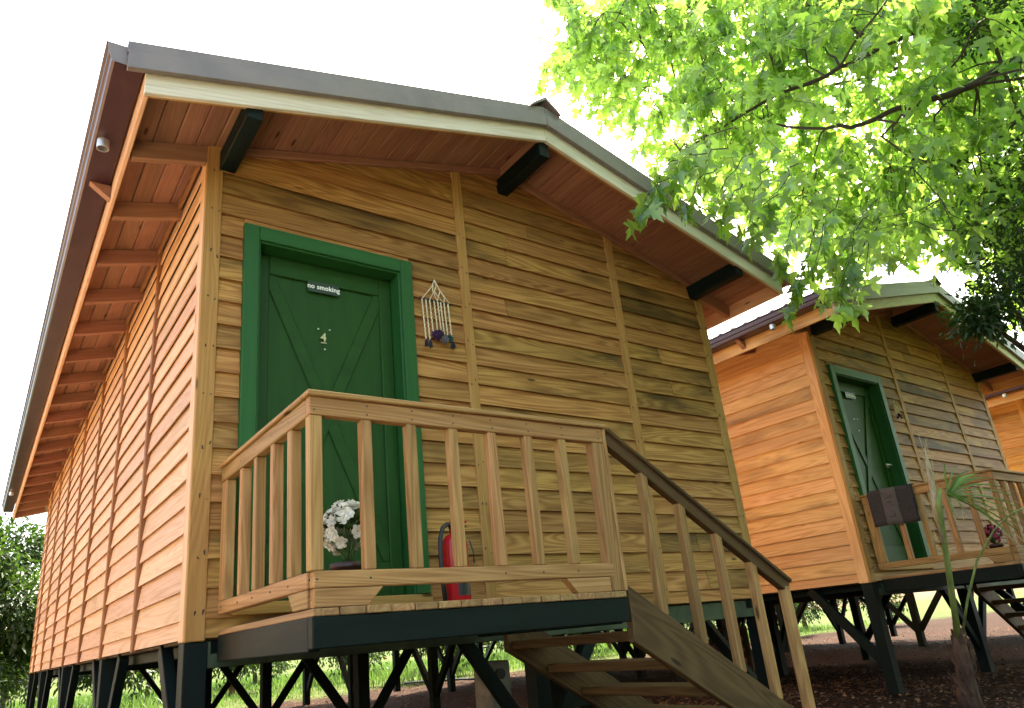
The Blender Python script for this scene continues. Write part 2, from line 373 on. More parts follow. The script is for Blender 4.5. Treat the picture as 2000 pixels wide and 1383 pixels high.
# unseen pale gravel track, added to bounce light onto the nearest cabin's left wall
def bounce_gravel_mat():
    m, nt, b = newmat('bounce_gravel'); geo = N(nt, 'NewGeometry')
    n = N(nt, 'TexNoise'); n.inputs['Scale'].default_value = 30; n.inputs['Detail'].default_value = 7; nt.links.new(geo.outputs['Position'], n.inputs[0])
    nt.links.new(ramp(nt, n.outputs[0], [(0.3, (0.30, 0.25, 0.19)), (0.7, (0.56, 0.49, 0.39))]), b.inputs['Base Color']); b.inputs['Roughness'].default_value = 0.95
    bp = N(nt, 'Bump'); bp.inputs['Strength'].default_value = 0.8; bp.inputs['Distance'].default_value = 0.02; nt.links.new(n.outputs[0], bp.inputs['Height']); nt.links.new(bp.outputs[0], b.inputs['Normal'])
    return m
tx = np.linspace(-4.6, -0.75, 26); ty = np.linspace(-9, 11.5, 80); TX, TY = np.meshgrid(tx, ty, indexing='ij'); TX = TX + 0.12*np.sin(TY*1.7)*(np.abs(TX+2.67) > 1.8)
TZ = -0.046 + 0.035*np.sin(TX*1.3+0.4)*np.sin(TY*1.1) + 0.02*np.sin(TX*3.1)*np.cos(TY*2.7) + 0.012
ii, jj = np.meshgrid(np.arange(25), np.arange(79), indexing='ij'); q = (ii*80+jj).ravel()
pt = bulk('bounce_path', np.stack([TX.ravel(), TY.ravel(), TZ.ravel()], 1), np.concatenate([np.stack([q, q+80, q+81], 1), np.stack([q, q+81, q+1], 1)]), bounce_gravel_mat()); pt['kind'] = 'structure'; pt.data.shade_smooth()

# ------------------------------------------------------------------ the cabin
W, LB, YB = 4.305, 9.70, 10.95           # wall width, wall length, roof back end
OF, OS, ZF, XA, ZA = 0.543, 0.423, 2.494, 2.1525, 3.163
SL = (ZA-ZF)/(XA+OS)
def zl(x): return ZF + SL*((x+OS) if x <= XA else (W+OS-x))      # underside line of the bargeboards
PITCH_R = 0.138
SOF = 0.112                              # soffit above that line
def build_cabin():
    c = thing('wooden_cabin', 'nearest timber cabin with green door 4, pale bargeboards and corner porch', 'cabin', (0, 0, 0), 0, 'timber cabins on dark stilts')
    z = lambda v: v + ZB
    # --- siding, front
    rows = [(-0.033 + PITCH_R*k, -0.033 + PITCH_R*(k+1)) for k in range(0, 25)]
    def front_row(x0, x1, z0, z1, zmin=None):
        poly = [(x0, max(z0-0.018, 0) if zmin is None else zmin), (x1, max(z0-0.018, 0) if zmin is None else zmin), (x1, z1), (x0, z1)]
        poly = clip(poly, -SL, 1, ZF+SL*OS+SOF+0.002); poly = clip(poly, SL, 1, ZF+SL*(W+OS)+SOF+0.002)
        if len(poly) < 3 or max(p[1] for p in poly)-min(p[1] for p in poly) < 0.012: return
        j = random.uniform(-0.0015, 0.0015)
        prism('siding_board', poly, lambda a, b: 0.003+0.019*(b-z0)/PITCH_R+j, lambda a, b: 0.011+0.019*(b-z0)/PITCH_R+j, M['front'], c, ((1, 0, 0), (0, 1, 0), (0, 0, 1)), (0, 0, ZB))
    for k, (z0, z1) in enumerate(rows):
        if z1 < 0.02: continue
        z0 = max(z0, 0.0)
        for x0, x1 in ((0.085, 1.692), (1.765, 3.170), (3.250, 4.225)):
            cuts = [(x0, x1)]
            if x0 < 0.1:
                if z1 <= 0.14 or z0 >= 2.24: pass
                elif z0 < 2.24 < z1: front_row(0.225, 1.291, 2.245, z1, 2.245); cuts = [(x0, 0.225), (1.291, x1)]
                else: cuts = [(x0, 0.225), (1.291, x1)]
            elif random.random() < 0.28:
                s = random.uniform(x0+0.3, x1-0.3); cuts = [(x0, s-0.0015), (s+0.0015, x1)]
            for a, b in cuts: front_row(a, b, z0, z1)
    # --- siding, long sides and back
    def side_rows(face, spans, mat):
        for k, (z0, z1) in enumerate(rows[:20]):
            if z1 < 0.02: continue
            z0 = max(z0, 0.0); z1 = min(z1, zl(0)+SOF+0.01)
            for y0, y1 in spans:
                poly = [(y0, max(z0-0.018, 0)), (y1, max(z0-0.018, 0)), (y1, z1), (y0, z1)]
                j = random.uniform(-0.0015, 0.0015)
                f0 = lambda a, b: 0.003+0.019*(b-z0)/PITCH_R+j; f1 = lambda a, b: 0.011+0.019*(b-z0)/PITCH_R+j
                if face == 'L': prism('siding_board', poly, f0, f1, mat, c, ((0, 1, 0), (1, 0, 0), (0, 0, 1)), (0, 0, ZB))
                elif face == 'R': prism('siding_board', poly, f0, f1, mat, c, ((0, 1, 0), (-1, 0, 0), (0, 0, 1)), (W, 0, ZB))
                else: prism('siding_board', poly, f0, f1, mat, c, ((1, 0, 0), (0, -1, 0), (0, 0, 1)), (0, LB, ZB))
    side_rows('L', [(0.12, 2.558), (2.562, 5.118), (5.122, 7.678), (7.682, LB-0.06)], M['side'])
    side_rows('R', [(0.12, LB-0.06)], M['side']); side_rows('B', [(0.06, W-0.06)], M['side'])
    mesh('gable_panel', [(0.03, LB-0.04, z(2.6)), (W-0.03, LB-0.04, z(2.6)), (W-0.03, LB-0.04, z(zl(0)+SOF)), (XA, LB-0.04, z(ZA+SOF)), (0.03, LB-0.04, z(zl(0)+SOF))], [[0, 1, 2, 3, 4]], M['side'], c)
    # --- black sheets added behind the boards to keep the lap gaps dark
    H = zl(0)+SOF
    e = 0.0395
    for q in ([(0.03, 0), (0.25, 0), (0.25, H), (0.03, H)], [(1.26, 0), (W-0.03, 0), (W-0.03, H), (1.26, H)], [(0.25, 2.20), (1.26, 2.20), (1.26, H), (0.25, H)], [(0.03, H), (W-0.03, H), (XA, ZA+SOF)]):
        mesh('gap_backing', [(a, e, z(b)) for a, b in q], [list(range(len(q)))], M['gap_black'], c)
    for x in (e, W-e): mesh('gap_backing', [(x, 0.03, z(0)), (x, LB-0.05, z(0)), (x, LB-0.05, z(H)), (x, 0.03, z(H))], [[0, 1, 2, 3]], M['gap_black'], c)
    # --- corner trims, battens, frieze
    boxb('corner_trim', 0.0, 0.093, 0.0, 0.030, z(-0.012), z(H+0.02), M['trim'], c); boxb('corner_trim', 0.001, 0.029, 0.0305, 0.128, z(-0.012), z(H), M['side'], c)
    boxb('corner_trim', W-0.093, W, 0.0, 0.030, z(-0.012), z(H+0.02), M['trim'], c); boxb('corner_trim', W-0.029, W-0.001, 0.0305, 0.128, z(-0.012), z(H), M['side'], c)
    for x in (0.0, W-0.09): boxb('corner_trim', x, x+0.09, LB-0.07, LB, z(-0.012), z(H), M['trim'], c)
    for x0, x1 in ((1.690, 1.766), (3.168, 3.250)): boxb('batten', x0, x1, -0.002, 0.030, z(0.0), z(zl((x0+x1)/2)+SOF-0.01), M['trim'], c)
    for k in range(1, 8): boxb('batten', -0.012, 0.026, 1.28*k-0.026, 1.28*k+0.026, z(-0.012), z(H-0.005), M['batten'], c); 
    for k in range(1, 8): boxb('batten', W-0.026, W+0.012, 1.28*k-0.026, 1.28*k+0.026, z(-0.012), z(H-0.005), M['batten'], c)
    d = SOF-0.03
    board('frieze', (0.10, -0.004, z(zl(0.10)+d)), (XA, -0.004, z(ZA+d)), 0.050, 0.03, M['soffit'], c); board('frieze', (XA, -0.0041, z(ZA+d)), (W-0.10, -0.0041, z(zl(0.10)+d)), 0.050, 0.03, M['soffit'], c)
    board('frieze', (-0.012, 0.14, z(H-0.03)), (-0.012, LB, z(H-0.03)), 0.055, 0.022, M['batten'], c)
    # --- soffit boards (along the house), both slopes
    n = 23; wdt = (XA+OS-0.02)/n
    for i in range(n):
        xa, xb = -OS+0.02+i*wdt, -OS+0.02+(i+1)*wdt
        for s in (0, 1):
            x0, x1 = (xa, xb) if s == 0 else (W-xb, W-xa); xm = (x0+x1)/2; sg = SL if s == 0 else -SL
            up = Vector((-sg, 0, 1)).normalized()
            long_ = i < 5
            board('soffit_board', (xm, -0.520, z(zl(xm)+SOF+0.009)), (xm, YB-0.02 if long_ else 0.20, z(zl(xm)+SOF+0.009)), 0.018, wdt*1.033-0.005, M['soffit'], c, up=up, ch=0.004)
    # --- rafters under the eaves
    for k in range(0, 17):
        y = 0.035 + 0.64*k if k else 0.026
        for s in (0, 1):
            xo, xi = (-OS+0.024, 0.06) if s == 0 else (W+OS-0.024, W-0.06)
            board('rafter', (xo, y, z(zl(xo)+SOF/2)), (xi, y, z(zl(xi)+SOF/2)), SOF-0.004, 0.048, M['soffit'], c)
    for s in (0, 1):
        xo, xi = (-OS+0.024, 0.03) if s == 0 else (W+OS-0.024, W-0.03)
        board('rafter', (xo, YB-0.06, z(zl(xo)+SOF/2)), (xi, YB-0.06, z(zl(xi)+SOF/2)), SOF-0.004, 0.09, M['soffit'], c)
    # --- bargeboards and eaves boards
    hb = 0.128
    for s in (0, 1):
        xo = -OS if s == 0 else W+OS
        pol = [(xo, ZF), (XA, ZA), (XA, ZA+hb), (xo, ZF+hb)]
        if s: pol = pol[::-1]
        sgn = 1 if s == 0 else -1
        o_ = Vector((xo, 0, ZF)); 
        ax = Vector((XA-xo, 0, ZA-ZF)); Lh = ax.length; ax.normalize(); up = Vector((0, 0, 1)); upn = (up-ax*up.dot(ax)).normalized()
        def bar(nm, h0, h1, y0, y1, mat, ext=0.0, inn=0.0):
            # mitred board following the slope: vertical cuts at both ends
            V = []
            for yy in (y0, y1):
                for xx, hh in ((xo-sgn*ext, h0), (XA-sgn*inn, h0), (XA-sgn*inn, h1), (xo-sgn*ext, h1)):
                    zz = ZF+SL*abs(xx-xo)*(1 if (xx-xo)*sgn >= 0 else -1)+hh
                    P = Vector((xx, yy, zz)) - o_; V.append((P.dot(ax), P.y, P.dot(upn)))
            F = [[0, 1, 2, 3], [7, 6, 5, 4], [0, 4, 5, 1], [1, 5, 6, 2], [2, 6, 7, 3], [3, 7, 4, 0]]
            yv = Vector((0, 1, 0)); P = o_ + Vector((0, 0, ZB))
            if sgn > 0: F = F
            else: F = [f[::-1] for f in F]
            mw = Matrix(((ax.x, 0, upn.x, P.x), (ax.y, 1, upn.y, P.y), (ax.z, 0, upn.z, P.z), (0, 0, 0, 1)))
            o2 = mesh(nm, V, F, mat, c, mw=mw)
            bm_bevel(o2.data, 0.003); return o2
        bar('bargeboard', 0.0, hb, -OF, -OF+0.026, M['fascia'], 0, 0.001)
        bar('bargeboard_backing', 0.006, 0.030, -OF+0.027, -OF+0.047, M['trim'], -0.01, 0.002)
        bar('verge_flashing', 0.108, 0.208, -OF-0.040, -OF-0.006, M['flash'], 0.085, 0.001)
        bar('verge_flashing', 0.210, 0.276, -OF-0.028, -OF+0.02, M['flash'], 0.090, 0.001)
        bar('bargeboard', 0.0, hb, YB-0.026, YB, M['fascia'], 0, 0.001)
        xe = -OS if s == 0 else W+OS-0.024
        boxb('eaves_board', xe, xe+0.024, -OF+0.0275, YB-0.028, z(ZF+0.001), z(ZF+0.150), M['side'], c)
        # gutter: open channel with a rolled lip, hung on the eaves board
        xs = -1 if s == 0 else 1; x0 = -OS if s == 0 else W+OS
        prof = [(0.006, 0.232), (0.006, 0.128), (0.016, 0.120), (0.138, 0.120), (0.150, 0.130), (0.156, 0.165), (0.166, 0.172), (0.168, 0.212), (0.180, 0.217), (0.180, 0.228), (0.164, 0.228), (0.156, 0.215), (0.150, 0.170), (0.144, 0.138), (0.130, 0.128), (0.022, 0.128), (0.012, 0.140), (0.012, 0.232)]
        V = []; 
        for yy in (-OF-0.004, YB): V += [(x0+xs*a, yy, z(ZF+b)) for a, b in prof]
        m_ = len(prof); F = [[i, (i+1) % m_, (i+1) % m_+m_, i+m_] for i in range(m_)]
        if s: F = [f[::-1] for f in F]
        gt_ = mesh('gutter', V, F, M['gutter'], c)
        capv = [(x0+xs*a, yy, z(ZF+b)) for yy in (-OF-0.007, -OF-0.0042) for a, b in ((0.006, 0.232), (0.010, 0.122), (0.148, 0.122), (0.166, 0.170), (0.176, 0.226))]
        mesh('gutter_end', capv, [[4, 3, 2, 1, 0], [5, 6, 7, 8, 9]]+[[i, (i+1) % 5, (i+1) % 5+5, i+5] for i in range(5)], M['flash'], gt_)
        for yo in (0.08, 9.3):
            po = [(0.031, 0.123), (0.031, 0.068), (0.027, 0.068), (0.027, 0.123)]
            V, F = [], []
            for r, h in po:
                for k in range(20): t = 2*math.pi*k/20; V.append((x0+xs*0.100+r*math.cos(t), yo+r*math.sin(t), z(ZF+h)))
            for i in range(3):
                for k in range(20): F.append([i*20+k, (i+1)*20+k, (i+1)*20+(k+1) % 20, i*20+(k+1) % 20])
            mesh('gutter_outlet', V, F, M['zinc'], gt_, smooth=False)
        # wooden wedge that carries the gutter
        V = []
        for yy in (0.49, 0.54): V += [(x0+xs*0.002, yy, z(ZF+0.03)), (x0+xs*0.002, yy, z(ZF+0.118)), (x0+xs*0.115, yy, z(ZF+0.118))]
        mesh('gutter_bracket', V, [[0, 1, 2], [5, 4, 3], [0, 3, 4, 1], [1, 4, 5, 2], [2, 5, 3, 0]], M['soffit'], c)
        # corrugated roof sheet
        xs0 = -OS-0.115 if s == 0 else W+OS+0.115
        ys = np.linspace(-OF+0.03, YB+0.02, 560); nx_ = 10; V, F = [], []
        for t in (0, 1):
            for i in range(nx_):
                xx = xs0+(XA-xs0)*i/(nx_-1)
                for y in ys:
                    V.append((xx, y, z(ZF+SL*(XA+OS-abs(XA-xx))+0.272+0.024*math.sin(y*2*math.pi/0.165)+0.007*t)))
        ny_ = len(ys)
        for t in (0, 1):
            for i in range(nx_-1):
                for j in range(ny_-1):
                    a = t*nx_*ny_+i*ny_+j; F.append([a, a+ny_, a+ny_+1, a+1] if (t == 0) == (s == 1) else [a, a+1, a+ny_+1, a+ny_])
        for j in range(ny_-1): F.append([j, j+1, nx_*ny_+j+1, nx_*ny_+j])
        mesh('roof_sheet', V, F, M['roof'], c, smooth=True)
    # ridge cap
    V = []
    for yy in (-OF-0.055, YB+0.03):
        for xx, hh in ((-0.135, 0.238), (-0.060, 0.300), (0, 0.345), (0.060, 0.300), (0.135, 0.238), (0.128, 0.228), (0, 0.318), (-0.128, 0.228)): V.append((XA+xx, yy, z(ZA+hh)))
    mesh('ridge_cap', V, [[i, i+8, (i+1) % 8+8, (i+1) % 8] for i in range(8)]+[list(range(8)), list(range(15, 7, -1))], M['flash'], c)
    # --- purlins carrying the overhang
    for xc, zb in ((0.115, 2.575), (XA, 3.050), (W-0.115, 2.575)):
        boxb('purlin', xc-0.045, xc+0.045, -0.512, 0.03, z(zb), z(zb+0.125), M['beam'], c, ch=0.005)
        if xc == XA: boxb('purlin', xc-0.02, xc+0.02, -0.45, 0.03, z(zb+0.126), z(ZA+SOF-0.002), M['soffit'], c)
    # --- floor frame
    for x in (0.12, W-0.20): boxb('floor_beam', x, x+0.08, 0.021, LB-0.02, z(-0.075), z(-0.013), M['beam'], c)
    for y in (0.02, 2.52, 5.08, 7.64, LB-0.10): boxb('floor_beam', 0.03, W-0.03, y+0.001, y+0.08, z(-0.134 if y < 1 else -0.10), z(-0.0145), M['moss'] if y < 1 else M['beam'], c)
    for i in range(22):
        x0 = 0.04+i*(W-0.08)/22; boxb('floor_board', x0, x0+(W-0.08)/22-0.004, 0.05, LB-0.05, z(-0.0125), z(0.012), M['stair'], c)
    # --- stilts and braces
    for x in (0.055, 2.05, W-0.055):
        for y in (0.062, 2.56, 5.12, 7.68, LB-0.06):
            boxb('stilt', x-0.053, x+0.053, y-0.053, y+0.053, -0.10, z(-0.0155), M['beam'], c)
            for s in (-1, 1):
                if x != 2.05 and 0 < y+s*0.62 < LB: board('brace', (x+0.002, y+s*0.03, 0.16), (x+0.002, y+s*0.62, z(-0.016)), 0.085, 0.06, M['beam'], c)
                if x == 2.05: board('brace', (x+s*0.03, y+0.003, 0.14), (x+s*0.58, y+0.003, z(-0.016)), 0.075, 0.055, M['beam'], c)
    # --- door frame and door
    x0, x1, zt, zb = 0.218, 1.298, 2.251, 0.150
    fr = boxb('door_frame', x0, x0+0.085, -0.026, 0.030, z(zb), z(zt), M['frame'], c); boxb('frame_post', x1-0.085, x1, -0.026, 0.030, z(zb), z(zt), M['frame'], fr).matrix_basis = fr.matrix_basis.inverted() @ Matrix.Translation(((x1-x0-0.085), 0, 0)) @ fr.matrix_basis
    def sub(parent, o): o.parent = parent; o.matrix_basis = parent.matrix_basis.inverted() @ o.matrix_basis; return o
    sub(fr, boxb('frame_head', x0+0.0855, x1-0.0855, -0.026, 0.030, z(zt-0.092), z(zt), M['frame'], c))
    for xa, xb in ((x0+0.070, x0+0.098), (x1-0.098, x1-0.070)): sub(fr, boxb('jamb', xa, xb, -0.012, 0.17, z(zb), z(zt-0.075), M['frame'], c))
    sub(fr, boxb('jamb', x0+0.0985, x1-0.0985, -0.012, 0.17, z(zt-0.104), z(zt-0.076), M['frame'], c))
    boxb('threshold', x0-0.01, x1+0.012, -0.022, 0.10, z(0.092), z(0.149), M['trim'], c)
    lx0, lx1, lz0, lz1 = x0+0.100, x1-0.100, zb+0.004, zt-0.106
    dr = boxb('door', lx0, lx1, 0.115, 0.150, z(lz0), z(lz1), M['door'], c)
    px0, px1, pz0, pz1 = 0.400, 1.116, 0.345, 2.020
    for a in (('stile', lx0+0.001, px0, lz0+0.001, lz1-0.001), ('stile', px1, lx1-0.001, lz0+0.001, lz1-0.001), ('door_rail', px0+0.0005, px1-0.0005, pz1, lz1-0.001), ('door_rail', px0+0.0005, px1-0.0005, lz0+0.001, pz0)):
        sub(dr, boxb(a[0], a[1], a[2], 0.098, 0.116, z(a[3]), z(a[4]), M['door'], c, ch=0.005))
    # crossed boards in the panel, clipped to it
    for s in (0, 1):
        xa, xb = (px0, px1) if s == 0 else (px1, px0); dx, dz = xb-xa, pz0-pz1; l = math.hypot(dx, dz); nxx, nzz = -dz/l, dx/l
        poly = [(px0+0.001, pz0+0.001), (px1-0.001, pz0+0.001), (px1-0.001, pz1-0.001), (px0+0.001, pz1-0.001)]; c0 = nxx*xa+nzz*pz1
        off = 0.036
        poly = clip(poly, nxx, nzz, c0+off); poly = clip(poly, -nxx, -nzz, -(c0-off))
        o = prism('cross_board', poly, lambda a, b: 0.1035-0.0022*s, lambda a, b: 0.116, M['door'], c, ((1, 0, 0), (0, 1, 0), (0, 0, 1)), (0, 0, ZB)); bm_bevel(o.data, 0.003); sub(dr, o)
    sg = sub(dr, boxb('sign_plate', 0.634, 0.838, 0.0925, 0.0975, z(1.957), z(2.027), M['sign'], c, ch=0.001))
    FR = Matrix(((1, 0, 0, 0), (0, 0, -1, 0), (0, 1, 0, 0), (0, 0, 0, 1)))
    sub(dr, text_mesh('lettering', 'no smoking', 0.043, M['white'], c, Matrix.Translation((0.736, 0.0915, z(1.993))) @ FR, 0.0006, 0.0011, 1.04))
    sub(dr, text_mesh('door_number', '4', 0.078, M['gold'], c, Matrix.Translation((0.732, 0.0985, z(1.664))) @ FR, 0.003, 0.0004))
    sub(dr, boxb('numeral_foot', 0.716, 0.752, 0.0965, 0.1025, z(1.628), z(1.634), M['gold'], c, ch=0.001))
    for sx, sz in ((0.700, 1.718), (0.772, 1.722), (0.740, 1.590)):
        V, F = tube_geo([(sx, 0.098, z(sz)), (sx, 0.1032, z(sz))], 0.0055, 10); sub(dr, mesh('screw', V, F, M['zinc'], c))
    V, F = join_geo([tube_geo([(lx1-0.05, 0.098, z(1.215)), (lx1-0.05, 0.055, z(1.215)), (lx1-0.055, 0.048, z(1.215)), (lx1-0.17, 0.048, z(1.215))], 0.009, 10), tube_geo([(lx1-0.05, 0.098, z(1.215)), (lx1-0.05, 0.090, z(1.215))], 0.026, 16)])
    sub(dr, mesh('door_handle', V, F, M['zinc'], c, smooth=False))
    # --- gutter and rafters keep the eaves; nails show on trims and battens
    V, F = [], []
    for x, zz in [(xx, 0.10+0.275*k) for xx in (0.040, 0.075, 1.712, 1.745, 3.190, 3.228, W-0.070, W-0.025) for k in range(10)]:
        v, f = tube_geo([(x+random.uniform(-.006, .006), -0.0035, z(zz+random.uniform(-.03, .03)))]*1+[(x, 0.004, z(zz))], 0.0035, 6); o0 = len(V); V += v; F += [[i+o0 for i in q] for q in f]
    nl = mesh('nail_heads', V, F, M['black'], c); nl['kind'] = 'stuff'
    return c
def bm_bevel(me, w):
    import bmesh
    bm = bmesh.new(); bm.from_mesh(me); bmesh.ops.bevel(bm, geom=bm.edges[:], offset=w, segments=1, affect='EDGES', clamp_overlap=True)
    bm.to_mesh(me); bm.free(); me.update()
cabin = build_cabin()

# ------------------------------------------------------------------ porch deck with railing
DD, DX0, DX1 = 1.213, 0.140, 1.625
def build_deck():
    d = thing('porch_deck', 'wooden porch with slatted railing beside the door numbered 4', 'porch', (0, 0, 0), 0, 'porches in front of the cabin doors')
    z = lambda v: v + ZB
    nP = 15; pw = (DX1-DX0)/nP
    for i in range(nP):
        e = random.uniform(-0.006, 0.004)
        boxb('deck_plank', DX0+i*pw+0.002, DX0+(i+1)*pw-0.002, -DD+e-0.004, -0.030, z(0.006), z(0.032+random.uniform(-.001, .001)), M['deck'], d, ch=0.003)
    boxb('deck_beam', DX0, DX0+0.045, -DD+0.0455, -0.03, z(-0.108), z(0.005), M['beam'], d); boxb('deck_beam', DX1-0.045, DX1, -DD+0.0455, -0.03, z(-0.106), z(0.005), M['beam'], d)
    boxb('deck_beam', DX0-0.001, DX1+0.004, -DD, -DD+0.045, z(-0.100), z(0.0051), M['beam'], d)
    for x in (0.52, 0.90, 1.28): boxb('deck_joist', x, x+0.045, -DD+0.046, -0.03, z(-0.090), z(0.0048), M['beam'], d)
    # front railing
    y0, y1 = -DD, -DD+0.045; xr = 1.590
    boxb('top_rail', 0.1335, 1.619, y0, y1, z(0.726), z(0.798), M['rail'], d)
    boxb('rail_cap', 0.120, 1.632, y0-0.018, y1+0.020, z(0.7985), z(0.819), M['rail'], d)
    boxb('bottom_rail', 0.146, 1.575, y0+0.001, y1, z(0.099), z(0.157), M['rail'], d)
    boxb('corner_post', 0.1345, 0.184, y0+0.002, y1+0.004, z(0.1575), z(0.7255), M['rail'], d)
    for i in range(6): x = 0.343+0.1983*i; boxb('baluster', x, x+0.044, y0+0.002, y1-0.001, z(0.1575), z(0.7255), M['rail'], d)
    boxb('end_post', 1.545, 1.6185, y0+0.0015, y1+0.01, z(0.034), z(0.7255), M['rail'], d); boxb('end_board', 1.619, 1.638, y0-0.004, y1+0.045, z(0.034), z(0.7975), M['rail'], d)
    # side railing
    boxb('top_rail', 0.1345, 0.1795, y1+0.0005, -0.03, z(0.7265), z(0.7982), M['rail'], d)
    boxb('rail_cap', 0.1205, 0.200, y1+0.0205, -0.028, z(0.7987), z(0.8192), M['rail'], d)
    boxb('bottom_rail', 0.1365, 0.1815, y1+0.0005, -0.03, z(0.0985), z(0.1565), M['rail'], d)
    boxb('wall_post', 0.1375, 0.1825, -0.118, -0.031, z(0.157), z(0.726), M['rail'], d)
    for yr in (-0.323, -0.531, -0.755, -0.958): boxb('baluster', 0.138, 0.182, yr-0.045, yr, z(0.157), z(0.726), M['rail'], d)
    parts = []
    for x in [0.157]+[0.365+0.1983*i for i in range(6)]+[1.582]:
        for zz in (0.745, 0.780, 0.128):
            if random.random() < 0.75: xx = x+random.uniform(-.006, .006); parts.append(tube_geo([(xx, y0-0.0008, z(zz)), (xx, y0+0.004, z(zz))], 0.0038, 7))
    for yr in (-1.19, -0.98, -0.78, -0.55, -0.345, -0.08):
        for zz in (0.762, 0.128): parts.append(tube_geo([(0.1337, yr, z(zz)), (0.139, yr, z(zz))], 0.0038, 7))
    for i in range(nP): parts.append(tube_geo([(DX0+(i+0.5)*pw, -DD+0.022, z(0.0335)), (DX0+(i+0.5)*pw, -DD+0.022, z(0.030))], 0.004, 7))
    V, F = join_geo(parts); sc = mesh('screw_heads', V, F, M['black'], d); sc['kind'] = 'stuff'
    # splayed feet under the bottom rail
    def foot(poly, axes, org, t): o = prism('rail_foot', poly, lambda a, b: 0.0, lambda a, b: t, M['rail'], d, axes, org); bm_bevel(o.data, 0.002)
    foot([(0.147, 0.034), (0.349, 0.034), (0.410, 0.0965), (0.147, 0.0965)], ((1, 0, 0), (0, 1, 0), (0, 0, 1)), (0, -DD+0.001, ZB), 0.043)
    foot([(1.343, 0.034), (1.540, 0.034), (1.540, 0.0965), (1.284, 0.0965)], ((1, 0, 0), (0, 1, 0), (0, 0, 1)), (0, -DD+0.001, ZB), 0.043)
    foot([(-DD+0.0445, 0.0345), (-1.026, 0.0345), (-0.973, 0.0962), (-DD+0.0445, 0.0962)], ((0, 1, 0), (1, 0, 0), (0, 0, 1)), (0.1375, 0, ZB), 0.043)
    return d
deck = build_deck()

# ------------------------------------------------------------------ stairs going down beside the wall
def build_stairs():
    s = thing('staircase', 'open tread wooden stairs with slatted handrail rising to the nearest porch', 'stairs', (1.64, -0.7, 0), 0, 'stairs up to the porches')
    ox, oy = 1.64, -0.7; z = lambda v: v + ZB; m = 0.613
    zt = lambda x: 0.060 - m*(x-1.640)
    for y in (-DD+0.002, -0.235):
        xe = 1.640 + (0.060+ZB-0.02)/m
        poly = [(1.641, -0.19), (1.641, 0.060), (xe, zt(xe)), (xe-0.33, -ZB+0.005)]
        # local X along the slope so that the grain follows it
        ax = Vector((1, 0, -m)).normalized(); up = Vector((m, 0, 1)).normalized(); V = []
        for yy in (y, y+0.042):
            for a, b in poly: P = Vector((a-1.641, 0, b)); V.append((P.dot(ax), yy+DD, P.dot(up)))
        F = [[0, 3, 2, 1][::-1], [4, 5, 6, 7][::-1]] + [[i, i+4, (i+1) % 4+4, (i+1) % 4] for i in range(4)]
        o = mesh('stringer', V, F, M['stair'], s, mw=Matrix(((ax.x, 0, up.x, 1.641-ox), (0, 1, 0, -DD-oy), (ax.z, 0, up.z, ZB), (0, 0, 0, 1))))
        import bmesh
        bm = bmesh.new(); bm.from_mesh(o.data); bmesh.ops.recalc_face_normals(bm, faces=bm.faces[:]); bm.to_mesh(o.data); bm.free(); bm_bevel(o.data, 0.004)
    for k in range(5):
        zz = -0.140 - 0.142*k; x = 1.665 + 0.232*k
        boxb('tread', x-ox, x+0.215-ox, -DD+0.045-oy, -0.236-oy, z(zz-0.045), z(zz), M['stair'], s)
    zh = lambda x: 0.785 - m*(x-1.640)
    for xb in (1.845, 2.085, 2.330, 2.575): 
        boxb('baluster', xb-ox, xb+0.044-ox, -DD+0.003-oy, -DD+0.047-oy, z(zt(xb)-0.02), z(zh(xb)-0.062), M['rail'], s)
    xn = 2.822; boxb('newel_post', xn-ox, xn+0.050-ox, -DD+0.001-oy, -DD+0.051-oy, 0.0, z(zh(xn+0.045)-0.018), M['rail'], s)
    board('handrail', (1.641-ox, -DD+0.024-oy, z(zh(1.641)-0.030)), (2.866-ox, -DD+0.024-oy, z(zh(2.866)-0.030)), 0.062, 0.046, M['stair'], s)
    board('handrail_cap', (1.641-ox, -DD+0.024-oy, z(zh(1.641)+0.0115)), (2.880-ox, -DD+0.024-oy, z(zh(2.880)+0.0115)), 0.020, 0.080, M['stair'], s)
    return s
stairs = build_stairs()

# ------------------------------------------------------------------ the neighbours
C2, R2 = (6.225, 0.141, 0.078), 0.0170
def place2(p): c, s = math.cos(R2), math.sin(R2); return (C2[0]+c*p[0]-s*p[1], C2[1]+s*p[0]+c*p[1], C2[2]+p[2])
cabin2 = copy_tree(cabin, None, skip=('door_number', 'numeral_foot')); cabin2.location = C2; cabin2.rotation_euler = (0, 0, R2)
cabin2['label'] = 'second timber cabin, with dark towel on its porch rail and palm in front'
deck2 = copy_tree(deck); deck2.location = C2; deck2.rotation_euler = (0, 0, R2); deck2['label'] = 'wooden porch behind the small palm with a dark towel on its railing'
st2 = copy_tree(stairs); st2.location = place2((1.64, -0.7, 0)); st2.rotation_euler = (0, 0, R2); st2['label'] = 'dark open tread stairs of the second cabin at right picture edge'
cabin3 = copy_tree(cabin, None, skip=('door_number', 'numeral_foot')); cabin3.location = (12.46, 0.36, 0.12); cabin3.rotation_euler = (0, 0, R2)
cabin0 = copy_tree(cabin, None, skip=('door_number', 'numeral_foot')); cabin0.location = (-9.0, -0.12, -0.05); cabin0.rotation_euler = (0, 0, -0.01)  # unseen neighbour, placed so its sunlit wall lights the nearest cabin's left side
cabin0['label'] = 'unseen timber cabin next door, placed beyond the left picture edge'
for cb in (cabin0, cabin2, cabin3):              # the other cabins get the orange bounce glow painted into their siding
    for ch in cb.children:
        if ch.type == 'MESH' and ch.material_slots and ch.material_slots[0].material == M['side']: ch.material_slots[0].link = 'OBJECT'; ch.material_slots[0].material = M['side_glow']
cabin3['label'] = 'farthest timber cabin, only its orange side wall showing at right edge'

